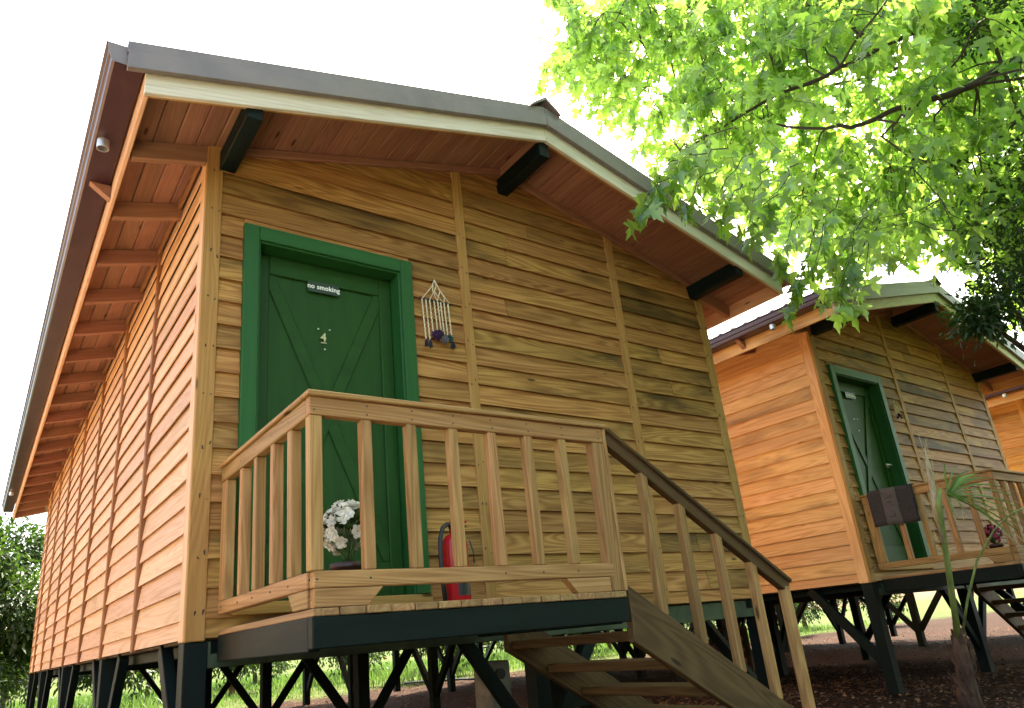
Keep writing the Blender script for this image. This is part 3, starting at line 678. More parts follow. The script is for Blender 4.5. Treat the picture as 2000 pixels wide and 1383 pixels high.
# ------------------------------------------------------------------ small things on the porches
def extinguisher(x, y, z0):
    e = thing('fire_extinguisher', 'red fire extinguisher with black hose on porch beside green door', 'fire extinguisher', (x, y, z0))
    r = 0.070
    lathe('cylinder', [(r*0.9, 0.0), (r, 0.012), (r, 0.335), (r*0.95, 0.362), (r*0.75, 0.388), (r*0.42, 0.402), (0.022, 0.406), (0.022, 0.425)], M['red'], e)
    lathe('valve', [(0.024, 0.4255), (0.026, 0.43), (0.026, 0.455), (0.016, 0.462)], M['black'], e)
    boxb('lever', -0.018, 0.085, -0.012, 0.012, 0.463, 0.474, M['red'], e); boxb('carry_handle', -0.018, 0.080, -0.012, 0.012, 0.438, 0.448, M['black'], e)
    pts = [(-0.02, -0.01, 0.445), (-0.05, -0.02, 0.452), (-0.085, -0.03, 0.43), (-0.108, -0.035, 0.37), (-0.112, -0.035, 0.28), (-0.105, -0.03, 0.15), (-0.094, -0.025, 0.03)]
    tube('hose', pts, 0.0125, M['black'], e, 12)
    V, F = [], []
    for k in range(11):
        t = R(-118+k*7)
        for zz in (0.075, 0.150): V.append(((r+0.0008)*math.cos(t), (r+0.0008)*math.sin(t), zz))
    for k in range(10): F.append([2*k, 2*k+2, 2*k+3, 2*k+1])
    lab = mesh('label_sticker', V, F, M['black'], e)
    V, F = [], []
    for a, b, z0_, z1_ in [(-115+9*i, -110+9*i, 0.137, 0.145) for i in range(7)]:
        o0 = len(V)
        for t in (R(a), R(b)):
            for zz in (z0_, z1_): V.append(((r+0.0016)*math.cos(t), (r+0.0016)*math.sin(t), zz))
        F.append([o0, o0+2, o0+3, o0+1])
    mesh('sticker_text', V, F, M['white'], lab)
    tube('gauge_tag', [(0.07, -0.045, 0.36), (0.085, -0.05, 0.30), (0.086, -0.05, 0.24)], 0.004, M['black'], e, 6)
extinguisher(1.300, -0.30, ZB+0.0325)

def petals_geo(n, r, cup, rnd):
    """one flower: n broad petals"""
    V, T = [], []
    for k in range(n):
        a = 2*math.pi*k/n + rnd.uniform(-0.15, 0.15); w = r*rnd.uniform(0.42, 0.55); l = r*rnd.uniform(0.85, 1.1); c = cup*rnd.uniform(0.6, 1.3)
        ca, sa = math.cos(a), math.sin(a); o = len(V)
        for x, y, z in ((0.08*l, 0, 0), (0.45*l, w*0.85, c*l*0.35), (0.85*l, w*0.6, c*l*0.45), (l, 0, c*l*0.35), (0.85*l, -w*0.6, c*l*0.45), (0.45*l, -w*0.85, c*l*0.35), (0.55*l, 0, c*l*0.1)):
            V.append((x*ca-y*sa, x*sa+y*ca, z))
        for i in range(6): T.append((o+6, o+i, o+(i+1) % 6))
    return np.array(V), np.array(T)
def orient(V, pos, nrm, spin):
    n = Vector(nrm).normalized(); q = n.to_track_quat('Z', 'Y'); m = np.array(q.to_matrix()); c, s = math.cos(spin), math.sin(spin)
    return (V @ np.array([[c, s, 0], [-s, c, 0], [0, 0, 1]])) @ m.T + np.asarray(pos)
def ovate_leaf():
    V = np.array([(0, 0, 0), (0.3, 0.16, 0.035), (0.62, 0.15, 0.03), (1, 0, -0.06), (0.62, -0.15, 0.03), (0.3, -0.16, 0.035), (0.45, 0, 0)]); T = np.array([(6, i, (i+1) % 6) for i in range(6)]); return V, T
def frames(dirs, ups):
    d = dirs/np.linalg.norm(dirs, axis=1)[:, None]; s = np.cross(ups, d); s /= np.linalg.norm(s, axis=1)[:, None]+1e-9; n = np.cross(d, s); return d, s, n
def leaves_bulk(V, T, pos, dirs, ups, size):
    d, s, n = frames(dirs, ups)
    P = pos[:, None, :] + size[:, None, None]*(V[None, :, 0:1]*d[:, None, :] + V[None, :, 1:2]*s[:, None, :] + V[None, :, 2:3]*n[:, None, :])
    k = len(V); Tt = T[None] + (np.arange(len(pos))*k)[:, None, None]
    return P.reshape(-1, 3), Tt.reshape(-1, 3)
def flower_pot(loc, label, petal, rad, nfl, hgt, white):
    rnd = random.Random(3 if white else 9); f = thing('flower_pot', label, 'flower pot', loc)
    pr = 0.062
    lathe('pot', [(pr*0.68, 0.0), (pr*0.72, 0.004), (pr*0.98, 0.140), (pr*1.14, 0.145), (pr*1.14, 0.168), (pr*1.02, 0.168), (pr*0.98, 0.150)], M['potm'], f)
    cz = hgt; pos = []
    for i in range(nfl):
        th = rnd.uniform(0, 6.28); ph = math.acos(rnd.uniform(-0.75, 1)); n = Vector((math.sin(ph)*math.cos(th), math.sin(ph)*math.sin(th), math.cos(ph)))
        c = Vector((n.x*rad, n.y*rad, cz+n.z*rad*1.12))*1.0; pos.append((c, n))
        tube('stem', [(0, 0, 0.15), (c.x*0.35, c.y*0.35, 0.15+(c.z-0.15)*0.55), tuple(c-n*0.004)], [0.0028, 0.002, 0.0015], M['palm'], f, 5)
        V, T = petals_geo(6 if white else 8, 0.029 if white else 0.022, 0.45, rnd); V = orient(V, c, n, rnd.uniform(0, 6))
        V2, T2 = petals_geo(5, 0.022 if white else 0.014, 1.2, rnd); V2 = orient(V2, c+n*0.004, n, rnd.uniform(0, 6))
        bulk('flower', np.concatenate([V, V2]), np.concatenate([T, T2+len(V)]), petal, f, tone=np.full(len(V)+len(V2), rnd.uniform(0.3, 1)))
    LV, LT = ovate_leaf(); k = 60
    th = rng.uniform(0, 6.28, k); el = rng.uniform(-0.6, 1.0, k); d = np.stack([np.cos(th)*np.cos(el), np.sin(th)*np.cos(el), np.sin(el)], 1)
    p = d*rng.uniform(0.2, 0.8, k)[:, None]*rad + np.array([0, 0, cz-0.01]); v, t = leaves_bulk(LV, LT, p, d+np.array([0, 0, .3]), np.tile([0.2, 0.1, 1.0], (k, 1)), rng.uniform(0.05, 0.085, k))
    bulk('foliage', v, t, M['citrus'], f, tone=np.repeat(rng.uniform(0, 1, k), len(LV)))
    return f
flower_pot((0.352, -1.035, ZB+0.0325), 'dark pot of white flowers on the nearest porch, behind the railing', M['petal'], 0.086, 60, 0.300, True)
p2 = place2((0.36, -0.98, ZB+0.0325)); flower_pot(p2, 'small pot of pink flowers on the second porch beside the palm', M['pink'], 0.075, 26, 0.25, False)

def wall_hanging(loc, label, small):
    w = thing('wall_hanging', label, 'wall hanging', loc, R2 if small else 0, 'woven hangings beside the doors')
    # local origin at the bottom middle of the piece; hangs in the XZ plane
    H = 0.50; zr = 0.345
    tube('hook', [(0.0, 0.03, H), (0.0, 0.004, H), (0.0, 0.0, H+0.008)], 0.004, M['black'], w, 6)
    tube('rod', [(-0.118, 0.002, zr+0.003), (-0.03, 0, zr), (0.05, 0.002, zr+0.002), (0.118, 0, zr-0.004)], 0.0085, M['stick'], w, 8)
    xs = [-0.105, -0.076, -0.047, -0.014, 0.014, 0.036, 0.062, 0.092]
    net = [[(0, H), (-0.022, H-0.055), (-0.1, zr)], [(0, H), (0.012, H-0.05), (-0.045, zr)], [(-0.012, H-0.03), (-0.018, H-0.08), (0.012, zr)], [(0, H), (0.040, H-0.075), (0.012, zr+0.002)], [(0.012, H-0.04), (-0.004, H-0.09), (0.055, zr)], [(0.03, H-0.06), (0.062, H-0.10), (0.108, zr)], [(0.05, H-0.085), (0.072, H-0.12), (0.062, zr)]]
    for l in net: tube('net_cord', [(a, -0.006, b) for a, b in l], 0.0042, M['twine'], w, 6)
    for i, x in enumerate(xs):
        lo = [0.055, 0.055, 0.110, 0.118, 0.105, 0.085, 0.095, 0.085][i]; pts = []; rad = []
        n = 30
        for k in range(n): t = k/(n-1); pts.append((x+0.012*t+0.002*math.sin(k*2.1+i), -0.008+0.002*math.cos(k*1.9), zr-0.004-(zr-0.004-lo)*t)); rad.append(0.0042+0.0016*(k % 2))
        tube('cord', pts, rad, M['twine'], w, 6)
    def tassel(x, z0, r, l, m, n=26):
        rnd = random.Random(int(x*1000)+5); parts = []
        for k in range(n):
            a = rnd.uniform(0, 6.28); rr = r*rnd.uniform(0.2, 1); parts.append(tube_geo([(x, -0.010, z0), (x+rr*0.6*math.cos(a), -0.012+rr*0.5*math.sin(a), z0-l*0.4), (x+rr*math.cos(a), -0.012+rr*0.6*math.sin(a), z0-l*rnd.uniform(0.8, 1.1))], [0.004, 0.004, 0.002], 4))
        V, F = join_geo(parts); mesh('tassel', V, F, m, w)
    def pompon(x, z0, r, m):
        parts = []; rnd = random.Random(int(x*997)+11)
        for k in range(70):
            th, u = rnd.uniform(0, 6.28), rnd.uniform(-1, 1); q = math.sqrt(1-u*u); d = Vector((q*math.cos(th), 0.7*q*math.sin(th), u)); p = Vector((x, -0.014, z0)); parts.append(tube_geo([tuple(p), tuple(p+d*r*rnd.uniform(0.85, 1.1))], [0.006, 0.004], 4))
        V, F = join_geo(parts); mesh('pompon', V, F, m, w)
    tassel(-0.093, 0.056, 0.016, 0.05, M['navy']); tassel(-0.063, 0.056, 0.016, 0.055, M['navy']); tassel(0.104, 0.07, 0.026, 0.05, M['navy'])
    pompon(-0.015, 0.098, 0.034, M['purple']); pompon(0.012, 0.104, 0.030, M['navy']); pompon(0.045, 0.074, 0.032, M['greyyarn']); pompon(0.082, 0.086, 0.026, M['teal'])
    if small: w.scale = (0.5, 0.8, 0.5)
    return w
wall_hanging((1.462, -0.020, ZB+1.655), 'knotted cream cord hanging with dark tassels on the nearest cabin wall', False)
wall_hanging(place2((1.475, -0.020, ZB+1.76)), 'small dark woven ornament on the second cabin wall by its door', True)

# towel over the second porch's side rail
def towel():
    t = thing('towel', 'charcoal towel with woven band draped over the second porch railing', 'towel', place2((0.158, -0.33, ZB+0.50)), R2)
    def sheet(nm, y0, y1, mat, off, rib=0.0):
        prof = [(-0.052, -0.015)] + [(-0.050-0.004*math.sin(i*0.6), 0.03+0.035*i) for i in range(8)] + [(-0.046, 0.300), (-0.034, 0.327), (0.0, 0.333), (0.034, 0.327), (0.046, 0.300)] + [(0.048+0.004*math.sin(i), 0.26-0.04*i) for i in range(5)]
        V, F = [], []; ys = np.linspace(y0, y1, max(4, int((y1-y0)/0.008)))
        for k, y in enumerate(ys):
            for x, zz in prof:
                s = 1 if x >= 0 else -1; wv = 0.005*math.sin(y*24+zz*9) + (rib*(k % 2))
                V.append((x+s*(off+wv*(0.4 if abs(x) < 0.04 else 1)), y, zz+(off if abs(x) < 0.04 else 0)+0.006*math.sin(y*9)))
        m_ = len(prof)
        for k in range(len(ys)-1):
            for i in range(m_-1): F.append([k*m_+i, k*m_+i+1, (k+1)*m_+i+1, (k+1)*m_+i])
        o = mesh(nm, V, F, mat, t, smooth=True); md = o.modifiers.new('thickness', 'SOLIDIFY'); md.thickness = 0.006; md.offset = 0; return o
    sheet('cloth', -0.215, 0.215, M['towel'], 0.004)
    b = sheet('woven_band', -0.060, 0.085, M['towel2'], 0.0095)
    sheet('ribbed_hem', -0.205, -0.090, M['towel'], 0.0095, 0.004)
    V, F = [], []
    for k in range(5):
        for (ya, yb, za, zb) in ((-0.012, 0.040, 0.0, 0.008), (-0.012, -0.004, 0.0, 0.026))[: 2 if k % 2 == 0 else 1]:
            z0 = 0.06+0.045*k; o0 = len(V); V += [(-0.0702, ya, z0+za), (-0.0702, yb, z0+za), (-0.0702, yb, z0+zb), (-0.0702, ya, z0+zb)]; F.append([o0, o0+1, o0+2, o0+3])
    mesh('woven_marks', V, F, M['towel'], b)
towel()

# ------------------------------------------------------------------ trees
def plane_leaf(rnd):
    """palmate leaf of five pointed, toothed lobes; stalk at origin, length 1 along +X"""
    half = [(0.0, 0.02), (-0.02, 0.16), (0.02, 0.36), (0.13, 0.30), (0.20, 0.42), (0.34, 0.56), (0.31, 0.36), (0.35, 0.27), (0.33, 0.13), (0.48, 0.19), (0.62, 0.21), (0.68, 0.10), (1.0, 0.0)]
    half = [(x*rnd.uniform(0.94, 1.06), y*rnd.uniform(0.9, 1.1)) for x, y in half]
    pts = half + [(x*rnd.uniform(0.96, 1.04), -y*rnd.uniform(0.92, 1.08)) for x, y in half[-2::-1]]
    fold = rnd.uniform(0.10, 0.42); cur = rnd.uniform(0.05, 0.35); rip = rnd.uniform(0, 6)
    V = [(0.30, 0, -cur*0.09)] + [(x, y, fold*abs(y) - cur*x*x + 0.03*math.sin(9*y+rip)) for x, y in pts]
    n = len(pts); T = [(0, 1+i, 1+(i+1) % n) for i in range(n)]
    return np.array(V), np.array(T)
def bez(p0, p1, sag, n=6, jit=0.0, rnd=random):
    p0, p1 = np.asarray(p0, float), np.asarray(p1, float); L = np.linalg.norm(p1-p0); out = []
    for i in range(n):
        t = i/(n-1); p = p0+(p1-p0)*t; p = p + np.array([0, 0, sag*4*t*(1-t)]) 
        if 0 < i < n-1: p = p + np.array([rnd.uniform(-1, 1) for _ in range(3)])*jit*L
        out.append(p)
    return out
def roofline(u):
    if u < 1062: return 185 - (1062-u)*0.14
    if u < 1535: return 195+(u-1062)*0.715
    if u < 1690: return 560
    if u < 1830: return 532
    return 535+(u-1830)*0.90
def build_plane_tree():
    rnd = random.Random(21)
    base = np.array([10.3, -3.9, 0.0]); tree = thing('plane_tree', 'big plane tree with bright lobed leaves overhanging both cabin roofs', 'tree', tuple(base))
    loc = lambda p: tuple(np.asarray(p)-base)
    fork = base + np.array([-0.5, 0.3, 4.6])
    tr = [base+np.array([0, 0, -0.1]), base+np.array([0.02, 0, 0.5]), base+np.array([-0.1, 0.1, 1.8]), base+np.array([-0.25, 0.15, 3.2]), fork, fork+np.array([-0.2, 0.3, 1.6]), fork+np.array([0.1, 0.6, 3.6])]
    tube('trunk', [loc(p) for p in tr], [0.34, 0.25, 0.21, 0.19, 0.16, 0.12, 0.06], M['bark'], tree, 14)
    limbs = [
      [fork, at(2300, -180, 6.6), at(1900, 0, 6.3), at(1760, 75, 6.3), at(1640, 135, 6.4), at(1480, 205, 6.6), at(1330, 300, 6.9)],
      [fork-np.array([0, 0, 0.3]), at(2200, 30, 6.4), at(2000, 112, 6.2), at(1880, 175, 6.2), at(1755, 212, 6.3), at(1640, 250, 6.5), at(1500, 245, 6.9)],
      [fork-np.array([0, 0, 0.8]), at(2220, 160, 7.4), at(1960, 250, 7.4), at(1860, 320, 7.6), at(1760, 375, 7.9), at(1620, 420, 8.3)],
      [fork-np.array([0, 0, 0.9]), at(2250, 300, 8.2), at(1985, 350, 8.3), at(1870, 405, 8.4), at(1790, 465, 8.6), at(1745, 540, 8.9)],
      [fork+np.array([0, 0, 0.6]), at(2150, -380, 7.4), at(1750, -220, 7.6), at(1450, -60, 7.9), at(1280, 60, 8.2), at(1150, 120, 8.6)],
      [fork+np.array([0, 0, 1.2]), at(2100, -700, 8.6), at(1700, -520, 9.0), at(1350, -300, 9.2), at(1180, -120, 9.4)],
      [fork+np.array([0, 0, 0.4]), at(2300, -100, 9.5), at(1950, 60, 9.8), at(1700, 150, 10.2), at(1450, 200, 10.6)],
      [fork+np.array([0, 0, 0.2]), at(2500, -150, 8.5), at(2250, 150, 9.5), at(2000, 200, 10.5), at(1800, 300, 11.2)],
      [fork, at(2600, -500, 5.4), at(2200, -600, 5.0), at(1800, -650, 5.0), at(1450, -600, 5.4)],
      [fork+np.array([0, 0, 0.8]), fork+np.array([1.2, -1.2, 2.0]), fork+np.array([1.8, -2.6, 2.6])],
      [fork+np.array([0, 0, 0.1]), np.array([7.5, -5.0, 6.0]), np.array([4.5, -6.2, 6.6]), np.array([1.5, -6.8, 6.6]), np.array([-0.5, -7.2, 6.2])],  # this limb and the next carry the added out-of-view shading foliage
      [fork+np.array([0, 0, 0.5]), np.array([8.0, -5.8, 6.0]), np.array([6.0, -8.0, 6.4]), np.array([4.0, -9.5, 6.0])],
      [fork+np.array([0, 0, 0.3]), fork+np.array([1.6, 0.3, 1.4]), fork+np.array([3.2, 0.8, 2.0])],
    ]
    r0 = [0.042, 0.050, 0.036, 0.036, 0.055, 0.07, 0.06, 0.06, 0.07, 0.06, 0.06, 0.08, 0.07]
    nodes, nrad = [], []
    def smooth(pts, k=5):
        P = [np.asarray(p) for p in pts]; out = []
        for i in range(len(P)-1):
            a, b, c, d = P[max(i-1, 0)], P[i], P[i+1], P[min(i+2, len(P)-1)]
            for j in range(k):
                t = j/k; out.append(0.5*((2*b)+(c-a)*t+(2*a-5*b+4*c-d)*t*t+(3*b-a-3*c+d)*t**3))
        out.append(P[-1]); return out
    for L, r in zip(limbs, r0):
        sp = smooth(L); n = len(sp); sp = [p+np.array([rnd.uniform(-1, 1) for _ in range(3)])*0.018 for p in sp]
        rad = [r*(1-0.80*i/(n-1))*rnd.uniform(0.94, 1.08) for i in range(n)]
        tube('limb', [loc(p) for p in sp], rad, M['twig'], tree, 9)
        for p, q in list(zip(sp, rad))[5:]: nodes.append(p); nrad.append(q)
    nodes = np.array(nodes); nrad = np.array(nrad)
    # anchors of the leafy sprays through the crown's volume
    def sample():
        while True:
            if rnd.random() < 0.82:
                u, v, d = rnd.uniform(1010, 2050), rnd.uniform(-60, 660), rnd.triangular(5.6, 12.0, 8.6)
            else:
                u, v, d = rnd.uniform(1150, 2700), rnd.uniform(-800, 500), rnd.uniform(5.0, 11.0)
            if v > roofline(u)-30-60*rnd.random(): continue
            if u < 1040+40*math.sin(v*0.03)+rnd.random()*60: continue
            if u < 1300 and d < 7.0: continue
            p = at(u, v, d)
            if p[2] < 2.4: continue
            if math.sin(p[0]*1.9+1.0)*math.sin(p[1]*1.7)*math.sin(p[2]*2.1+0.5) < -0.22: continue      # openings in the crown
            return p
    def front_shade_sample():            # unseen part of the crown, added in front of the cabins to shade them
        while True:
            y_ = rnd.uniform(-10.5, -2.6); x_ = rnd.uniform(1.2, 13.5); p = np.array([x_, y_, rnd.uniform(3.6 if y_ > -6.5 and not (x_ > 5.5 and y_ < -3.2) else 1.0, 7.6)]); r = p-CAM; w = r@FW
            if w > 0 and -150 < CX+FPX*(r@RT)/w < 2150 and -150 < CY-FPX*(r@UP)/w: continue
            return p
    secs = []
    parts = []
    for k in range(290):
        p = sample() if k < 170 else front_shade_sample(); i = np.argmin(np.sum((nodes-p)**2, 1)); b = bez(nodes[i], p, 0.10*np.linalg.norm(p-nodes[i]), 7, 0.05, rnd)
        r = min(nrad[i]*0.6, 0.013); parts.append(tube_geo([loc(q) for q in b], [r*(1-0.8*j/6) for j in range(7)], 5, False)); secs += b[2:]
    nodes2 = np.concatenate([nodes, np.array(secs)])
    pos, dirs, ups, size = [], [], [], []
    def spray(p0, p1, nl, sz=(0.075, 0.18), r=0.0045):
        b = bez(p0, p1, 0.05, 6, 0.04, rnd); parts.append(tube_geo([loc(q) for q in b], [r*(1-0.7*j/5) for j in range(6)], 3, False))
        d = b[-1]-b[-2]; d = d/np.linalg.norm(d)
        for k in range(nl):
            t = 1-(k/nl)**1.3*0.85; f = t*5; i = min(int(f), 4); q = b[i]+(b[i+1]-b[i])*(f-i)
            side = np.cross(d, [0, 0, 1])*(1 if k % 2 else -1); out = d*rnd.uniform(0.1, 0.9)+side*rnd.uniform(0.2, 1.0)+np.array([rnd.uniform(-.4, .4), rnd.uniform(-.4, .4), rnd.uniform(-1.15, -0.05)])
            out /= np.linalg.norm(out); st = rnd.uniform(0.03, 0.08)
            parts.append(tube_geo([loc(q), loc(q+out*st)], [0.0016, 0.0012], 3, False))
            pos.append(q+out*st); dirs.append(out+np.array([0, 0, -0.35*rnd.random()])); size.append(rnd.uniform(*sz)); ups.append([rnd.uniform(-.8, .8), rnd.uniform(-.8, .8), 0.9])
    for k in range(6200):
        p = sample() if k < 2700 else front_shade_sample(); i = np.argmin(np.sum((nodes2-p)**2, 1)); d = p-nodes2[i]; l = np.linalg.norm(d)
        if l > 1.1: p0 = p-d/l*1.1
        else: p0 = nodes2[i]
        q = p+np.array([rnd.uniform(-.15, .15), rnd.uniform(-.15, .15), -rnd.uniform(0.05, 0.3)])
        spray(p0, q, rnd.randint(7, 11))
    # tips hanging in front of the two roofs
    def tip(u0, v0, d0, u1, v1, d1, nl, sz=(0.11, 0.17)):
        a, b = at(u0, v0, d0), at(u1, v1, d1); spray(a, b, nl, sz, 0.006)
    for a in [(1420, 290, 5.2, 1300, 385, 4.75, 12), (1300, 380, 4.9, 1240, 425, 4.6, 9), (1380, 300, 5.2, 1320, 330, 4.8, 10), (1470, 300, 5.4, 1385, 415, 4.9, 13), (1500, 330, 5.4, 1455, 440, 5.0, 12), (1560, 320, 5.6, 1500, 420, 5.2, 12), (1430, 250, 5.6, 1290, 330, 5.0, 12),
              (1640, 380, 5.9, 1590, 520, 5.6, 14), (1700, 420, 5.9, 1640, 560, 5.5, 14), (1690, 470, 5.8, 1665, 600, 5.4, 12), (1600, 430, 6.0, 1560, 570, 5.7, 13), (1580, 500, 5.9, 1545, 600, 5.7, 11), (1720, 430, 6.0, 1680, 570, 5.6, 12), (1640, 480, 6.0, 1610, 590, 5.6, 12), (1560, 420, 6.2, 1520, 520, 6.0, 12), (1350, 300, 5.1, 1265, 375, 4.75, 11), (1400, 330, 5.0, 1340, 400, 4.75, 12), (1340, 330, 4.95, 1255, 400, 4.6, 10), (1450, 360, 5.1, 1410, 430, 4.85, 10), (1520, 380, 5.4, 1470, 465, 5.1, 11), (1660, 500, 5.8, 1640, 610, 5.4, 11)]: tip(*a)
    V, F = join_geo(parts); tw = mesh('twigs', V, F, M['twig'], tree); tw['kind'] = 'stuff'
    pos, dirs, ups, size = map(np.array, (pos, dirs, ups, size))
    tone = rng.uniform(0, 1, len(pos))
    variants = [plane_leaf(rnd) for _ in range(8)]; var = rng.integers(0, 8, len(pos))
    rel = pos-CAM; w = rel @ FW; uu = CX+FPX*(rel@RT)/w; vv = CY-FPX*(rel@UP)/w
    score = np.where((uu > 0) & (uu < 2000) & (vv > 0) & (vv < 1383) & (w > 0), size/w, 0); big = np.argsort(-score)[:290]; isbig = np.zeros(len(pos), bool); isbig[big] = True
    AV, AT, TT = [], [], []; off = 0
    for k, (LV, LT) in enumerate(variants):
        s = (var == k) & ~isbig; v, t = leaves_bulk(LV, LT, pos[s]-base, dirs[s], ups[s], size[s]); AV.append(v); AT.append(t+off); off += len(v); TT.append(np.repeat(tone[s], len(LV)))
    cr = bulk('crown', np.concatenate(AV), np.concatenate(AT), M['plane'], tree, np.concatenate(TT)); cr['kind'] = 'stuff'
    lib = []
    for k, (LV, LT) in enumerate(variants):
        for tn in (0.15, 0.5, 0.85):
            o = bulk('leaf', LV, LT, M['plane'], tree, np.full(len(LV), tn)); lib.append(o.data); bpy.data.objects.remove(o)
    d, s, n = frames(dirs[big], ups[big])
    for j, i in enumerate(big):
        o = bpy.data.objects.new('leaf', lib[var[i]*3+int(tone[i]*2.99)]); link(o, tree); z_ = size[i]; p = pos[i]-base
        o.matrix_basis = Matrix(((d[j][0]*z_, s[j][0]*z_, n[j][0]*z_, p[0]), (d[j][1]*z_, s[j][1]*z_, n[j][1]*z_, p[1]), (d[j][2]*z_, s[j][2]*z_, n[j][2]*z_, p[2]), (0, 0, 0, 1)))
    print('plane leaves', len(pos))
build_plane_tree()

def leafy_tree(name, label, base, blobs, mat, bark, nleaf, sz, trunk_r=0.09, group=None, fruits=0, trunk_to=None):
    """blobs: (centre, radius xyz) of leafy masses; leaves gather into clumps on their shells"""
    base = np.asarray(base, float); t = thing(name, label, 'tree', tuple(base), 0, group); rnd = random.Random(int(abs(base[0]*71+base[1]*13)))
    top = np.mean([b[0] for b in blobs], 0) if trunk_to is None else np.asarray(trunk_to)
    m = base+(top-base)*0.45+np.array([rnd.uniform(-.08, .08), rnd.uniform(-.08, .08), 0])
    tube('trunk', [(0, 0, -0.1), (0.01, 0, 0.25), tuple(m-base), tuple(top-base)], [trunk_r*1.25, trunk_r, trunk_r*0.85, trunk_r*0.4], bark, t, 10)
    P, D = [], []
    for c, r in blobs:
        c, r = np.asarray(c, float), np.asarray(r, float); k = int(nleaf/len(blobs)); ncl = max(8, k//26)
        V, F = tube_geo([tuple(m-base), tuple((m+c)/2-base+np.array([0, 0, 0.1])), tuple(c-base)], [trunk_r*0.5, trunk_r*0.35, 0.012], 6); mesh('limb', V, F, bark, t)
        u = rng.normal(size=(ncl, 3)); u /= np.linalg.norm(u, axis=1)[:, None]; cen = c+u*r*rng.uniform(0.35, 1.0, ncl)[:, None]
        ci = rng.integers(0, ncl, k); o = rng.normal(size=(k, 3))*0.16*np.mean(r)**0.5; p = cen[ci]+o; P.append(p); dd = (p-c)/np.linalg.norm(p-c, axis=1)[:, None]+rng.normal(size=(k, 3))*0.6-np.array([0, 0, 0.35]); D.append(dd)
    P, D = np.concatenate(P), np.concatenate(D); P[:, 2] = np.maximum(P[:, 2], 0.25); LV, LT = ovate_leaf(); k = len(P)
    v, tt = leaves_bulk(LV, LT, P-base, D, rng.normal(size=(k, 3))*0.5+np.array([0, 0, 1.0]), rng.uniform(sz[0], sz[1], k))
    cr = bulk('crown', v, tt, mat, t, np.repeat(rng.uniform(0, 1, k), len(LV))); cr['kind'] = 'stuff'
    for i in range(fruits):
        c, r = blobs[i % len(blobs)]; a = rnd.uniform(0, 6.28); el = rnd.uniform(-0.95, -0.1)
        p = np.asarray(c)+np.asarray(r)*np.array([math.cos(a)*math.cos(el), math.sin(a)*math.cos(el), math.sin(el)])-base; p[2] = max(p[2], 0.3)
        lathe('orange', [(0.004, -0.036), (0.022, -0.031), (0.035, -0.014), (0.038, 0.0), (0.035, 0.014), (0.022, 0.031), (0.004, 0.036)], M['fruit'], t, tuple(p), 10)
    return t
# evergreen at the right edge, in front of the second roof's far verge
ev = [(at(2010, 400, 5.78), (0.55, 0.55, 0.45)), (at(1985, 520, 5.62), (0.40, 0.4, 0.30)), (at(1975, 600, 5.47), (0.34, 0.34, 0.20)), (at(2090, 520, 5.93), (0.7, 0.7, 0.9)), (at(2200, 420, 5.93), (0.9, 0.9, 1.0)), (at(2150, 250, 6.23), (0.9, 0.9, 0.7)), (at(1915, 618, 5.32), (0.20, 0.2, 0.07)), (at(1925, 40, 6.54), (0.35, 0.3, 0.2))]
evb = at(2290, 900, 5.9); leafy_tree('evergreen_tree', 'dark small-leaved tree reaching in at the right edge above second roof', (evb[0], evb[1], 0), ev, M['dark'], M['bark'], 7200, (0.045, 0.075), 0.09)
# orchard behind the cabins
def citrus(x, y, h, r, label, nleaf, fr=8):
    bl = [((x+dx*r, y+dy*r, h*hh), (r*0.62, r*0.62, h*0.26)) for dx, dy, hh in ((0, 0, 0.80), (0.45, 0.2, 0.52), (-0.45, 0.1, 0.5), (0.1, -0.5, 0.46), (0.0, 0.5, 0.5), (-0.3, -0.35, 0.38), (0.4, -0.3, 0.36))]
    leafy_tree('orange_tree', label, (x, y, 0), bl, M['citrus'], M['orangebark'], nleaf, (0.10, 0.18), 0.075, 'orange trees of the orchard behind the cabins', fr)
bl = [((-0.9, 13.0, 0.9), (0.9, 0.7, 0.5)), ((-0.75, 13.6, 2.9), (0.8, 0.8, 0.8)), ((-0.2, 13.3, 2.2), (0.9, 0.8, 0.7)), ((-1.5, 13.6, 2.3), (0.9, 0.9, 0.8)), ((-0.4, 13.8, 1.35), (0.9, 0.8, 0.5)), ((-1.3, 13.2, 1.5), (0.8, 0.8, 0.45)), ((0.6, 14.0, 1.8), (0.7, 0.7, 0.6)), ((-0.3, 14.4, 3.3), (0.8, 0.8, 0.6))]
leafy_tree('shade_tree', 'dense dark green tree behind the far left end of the nearest cabin', (-0.55, 13.4, 0), bl, M['citrus'], M['orangebark'], 26000, (0.10, 0.17), 0.12)
spots = [(2.0, 17.0), (5.2, 17.6), (8.9, 13.2), (8.6, 18.0), (12.0, 17.2), (15.2, 15.0), (11.5, 22.5), (15.5, 20.5), (19.0, 17.5), (23.5, 16.0), (4.0, 22.5), (0.2, 22.0), (20.0, 23.0), (7.5, 23.0), (-3.5, 17.0), (27.0, 14.5), (13.3, 12.6), (17.6, 12.2), (21.6, 12.4), (25.4, 10.8)]
for i, (x, y) in enumerate(spots):
    lab = 'orange tree with reddish forked trunk seen below the nearest porch' if i == 2 else 'orange tree with low hanging foliage in the orchard behind the cabins'
    citrus(x, y, rng.uniform(2.4, 3.2), rng.uniform(1.2, 1.6), lab, 4600, 10)

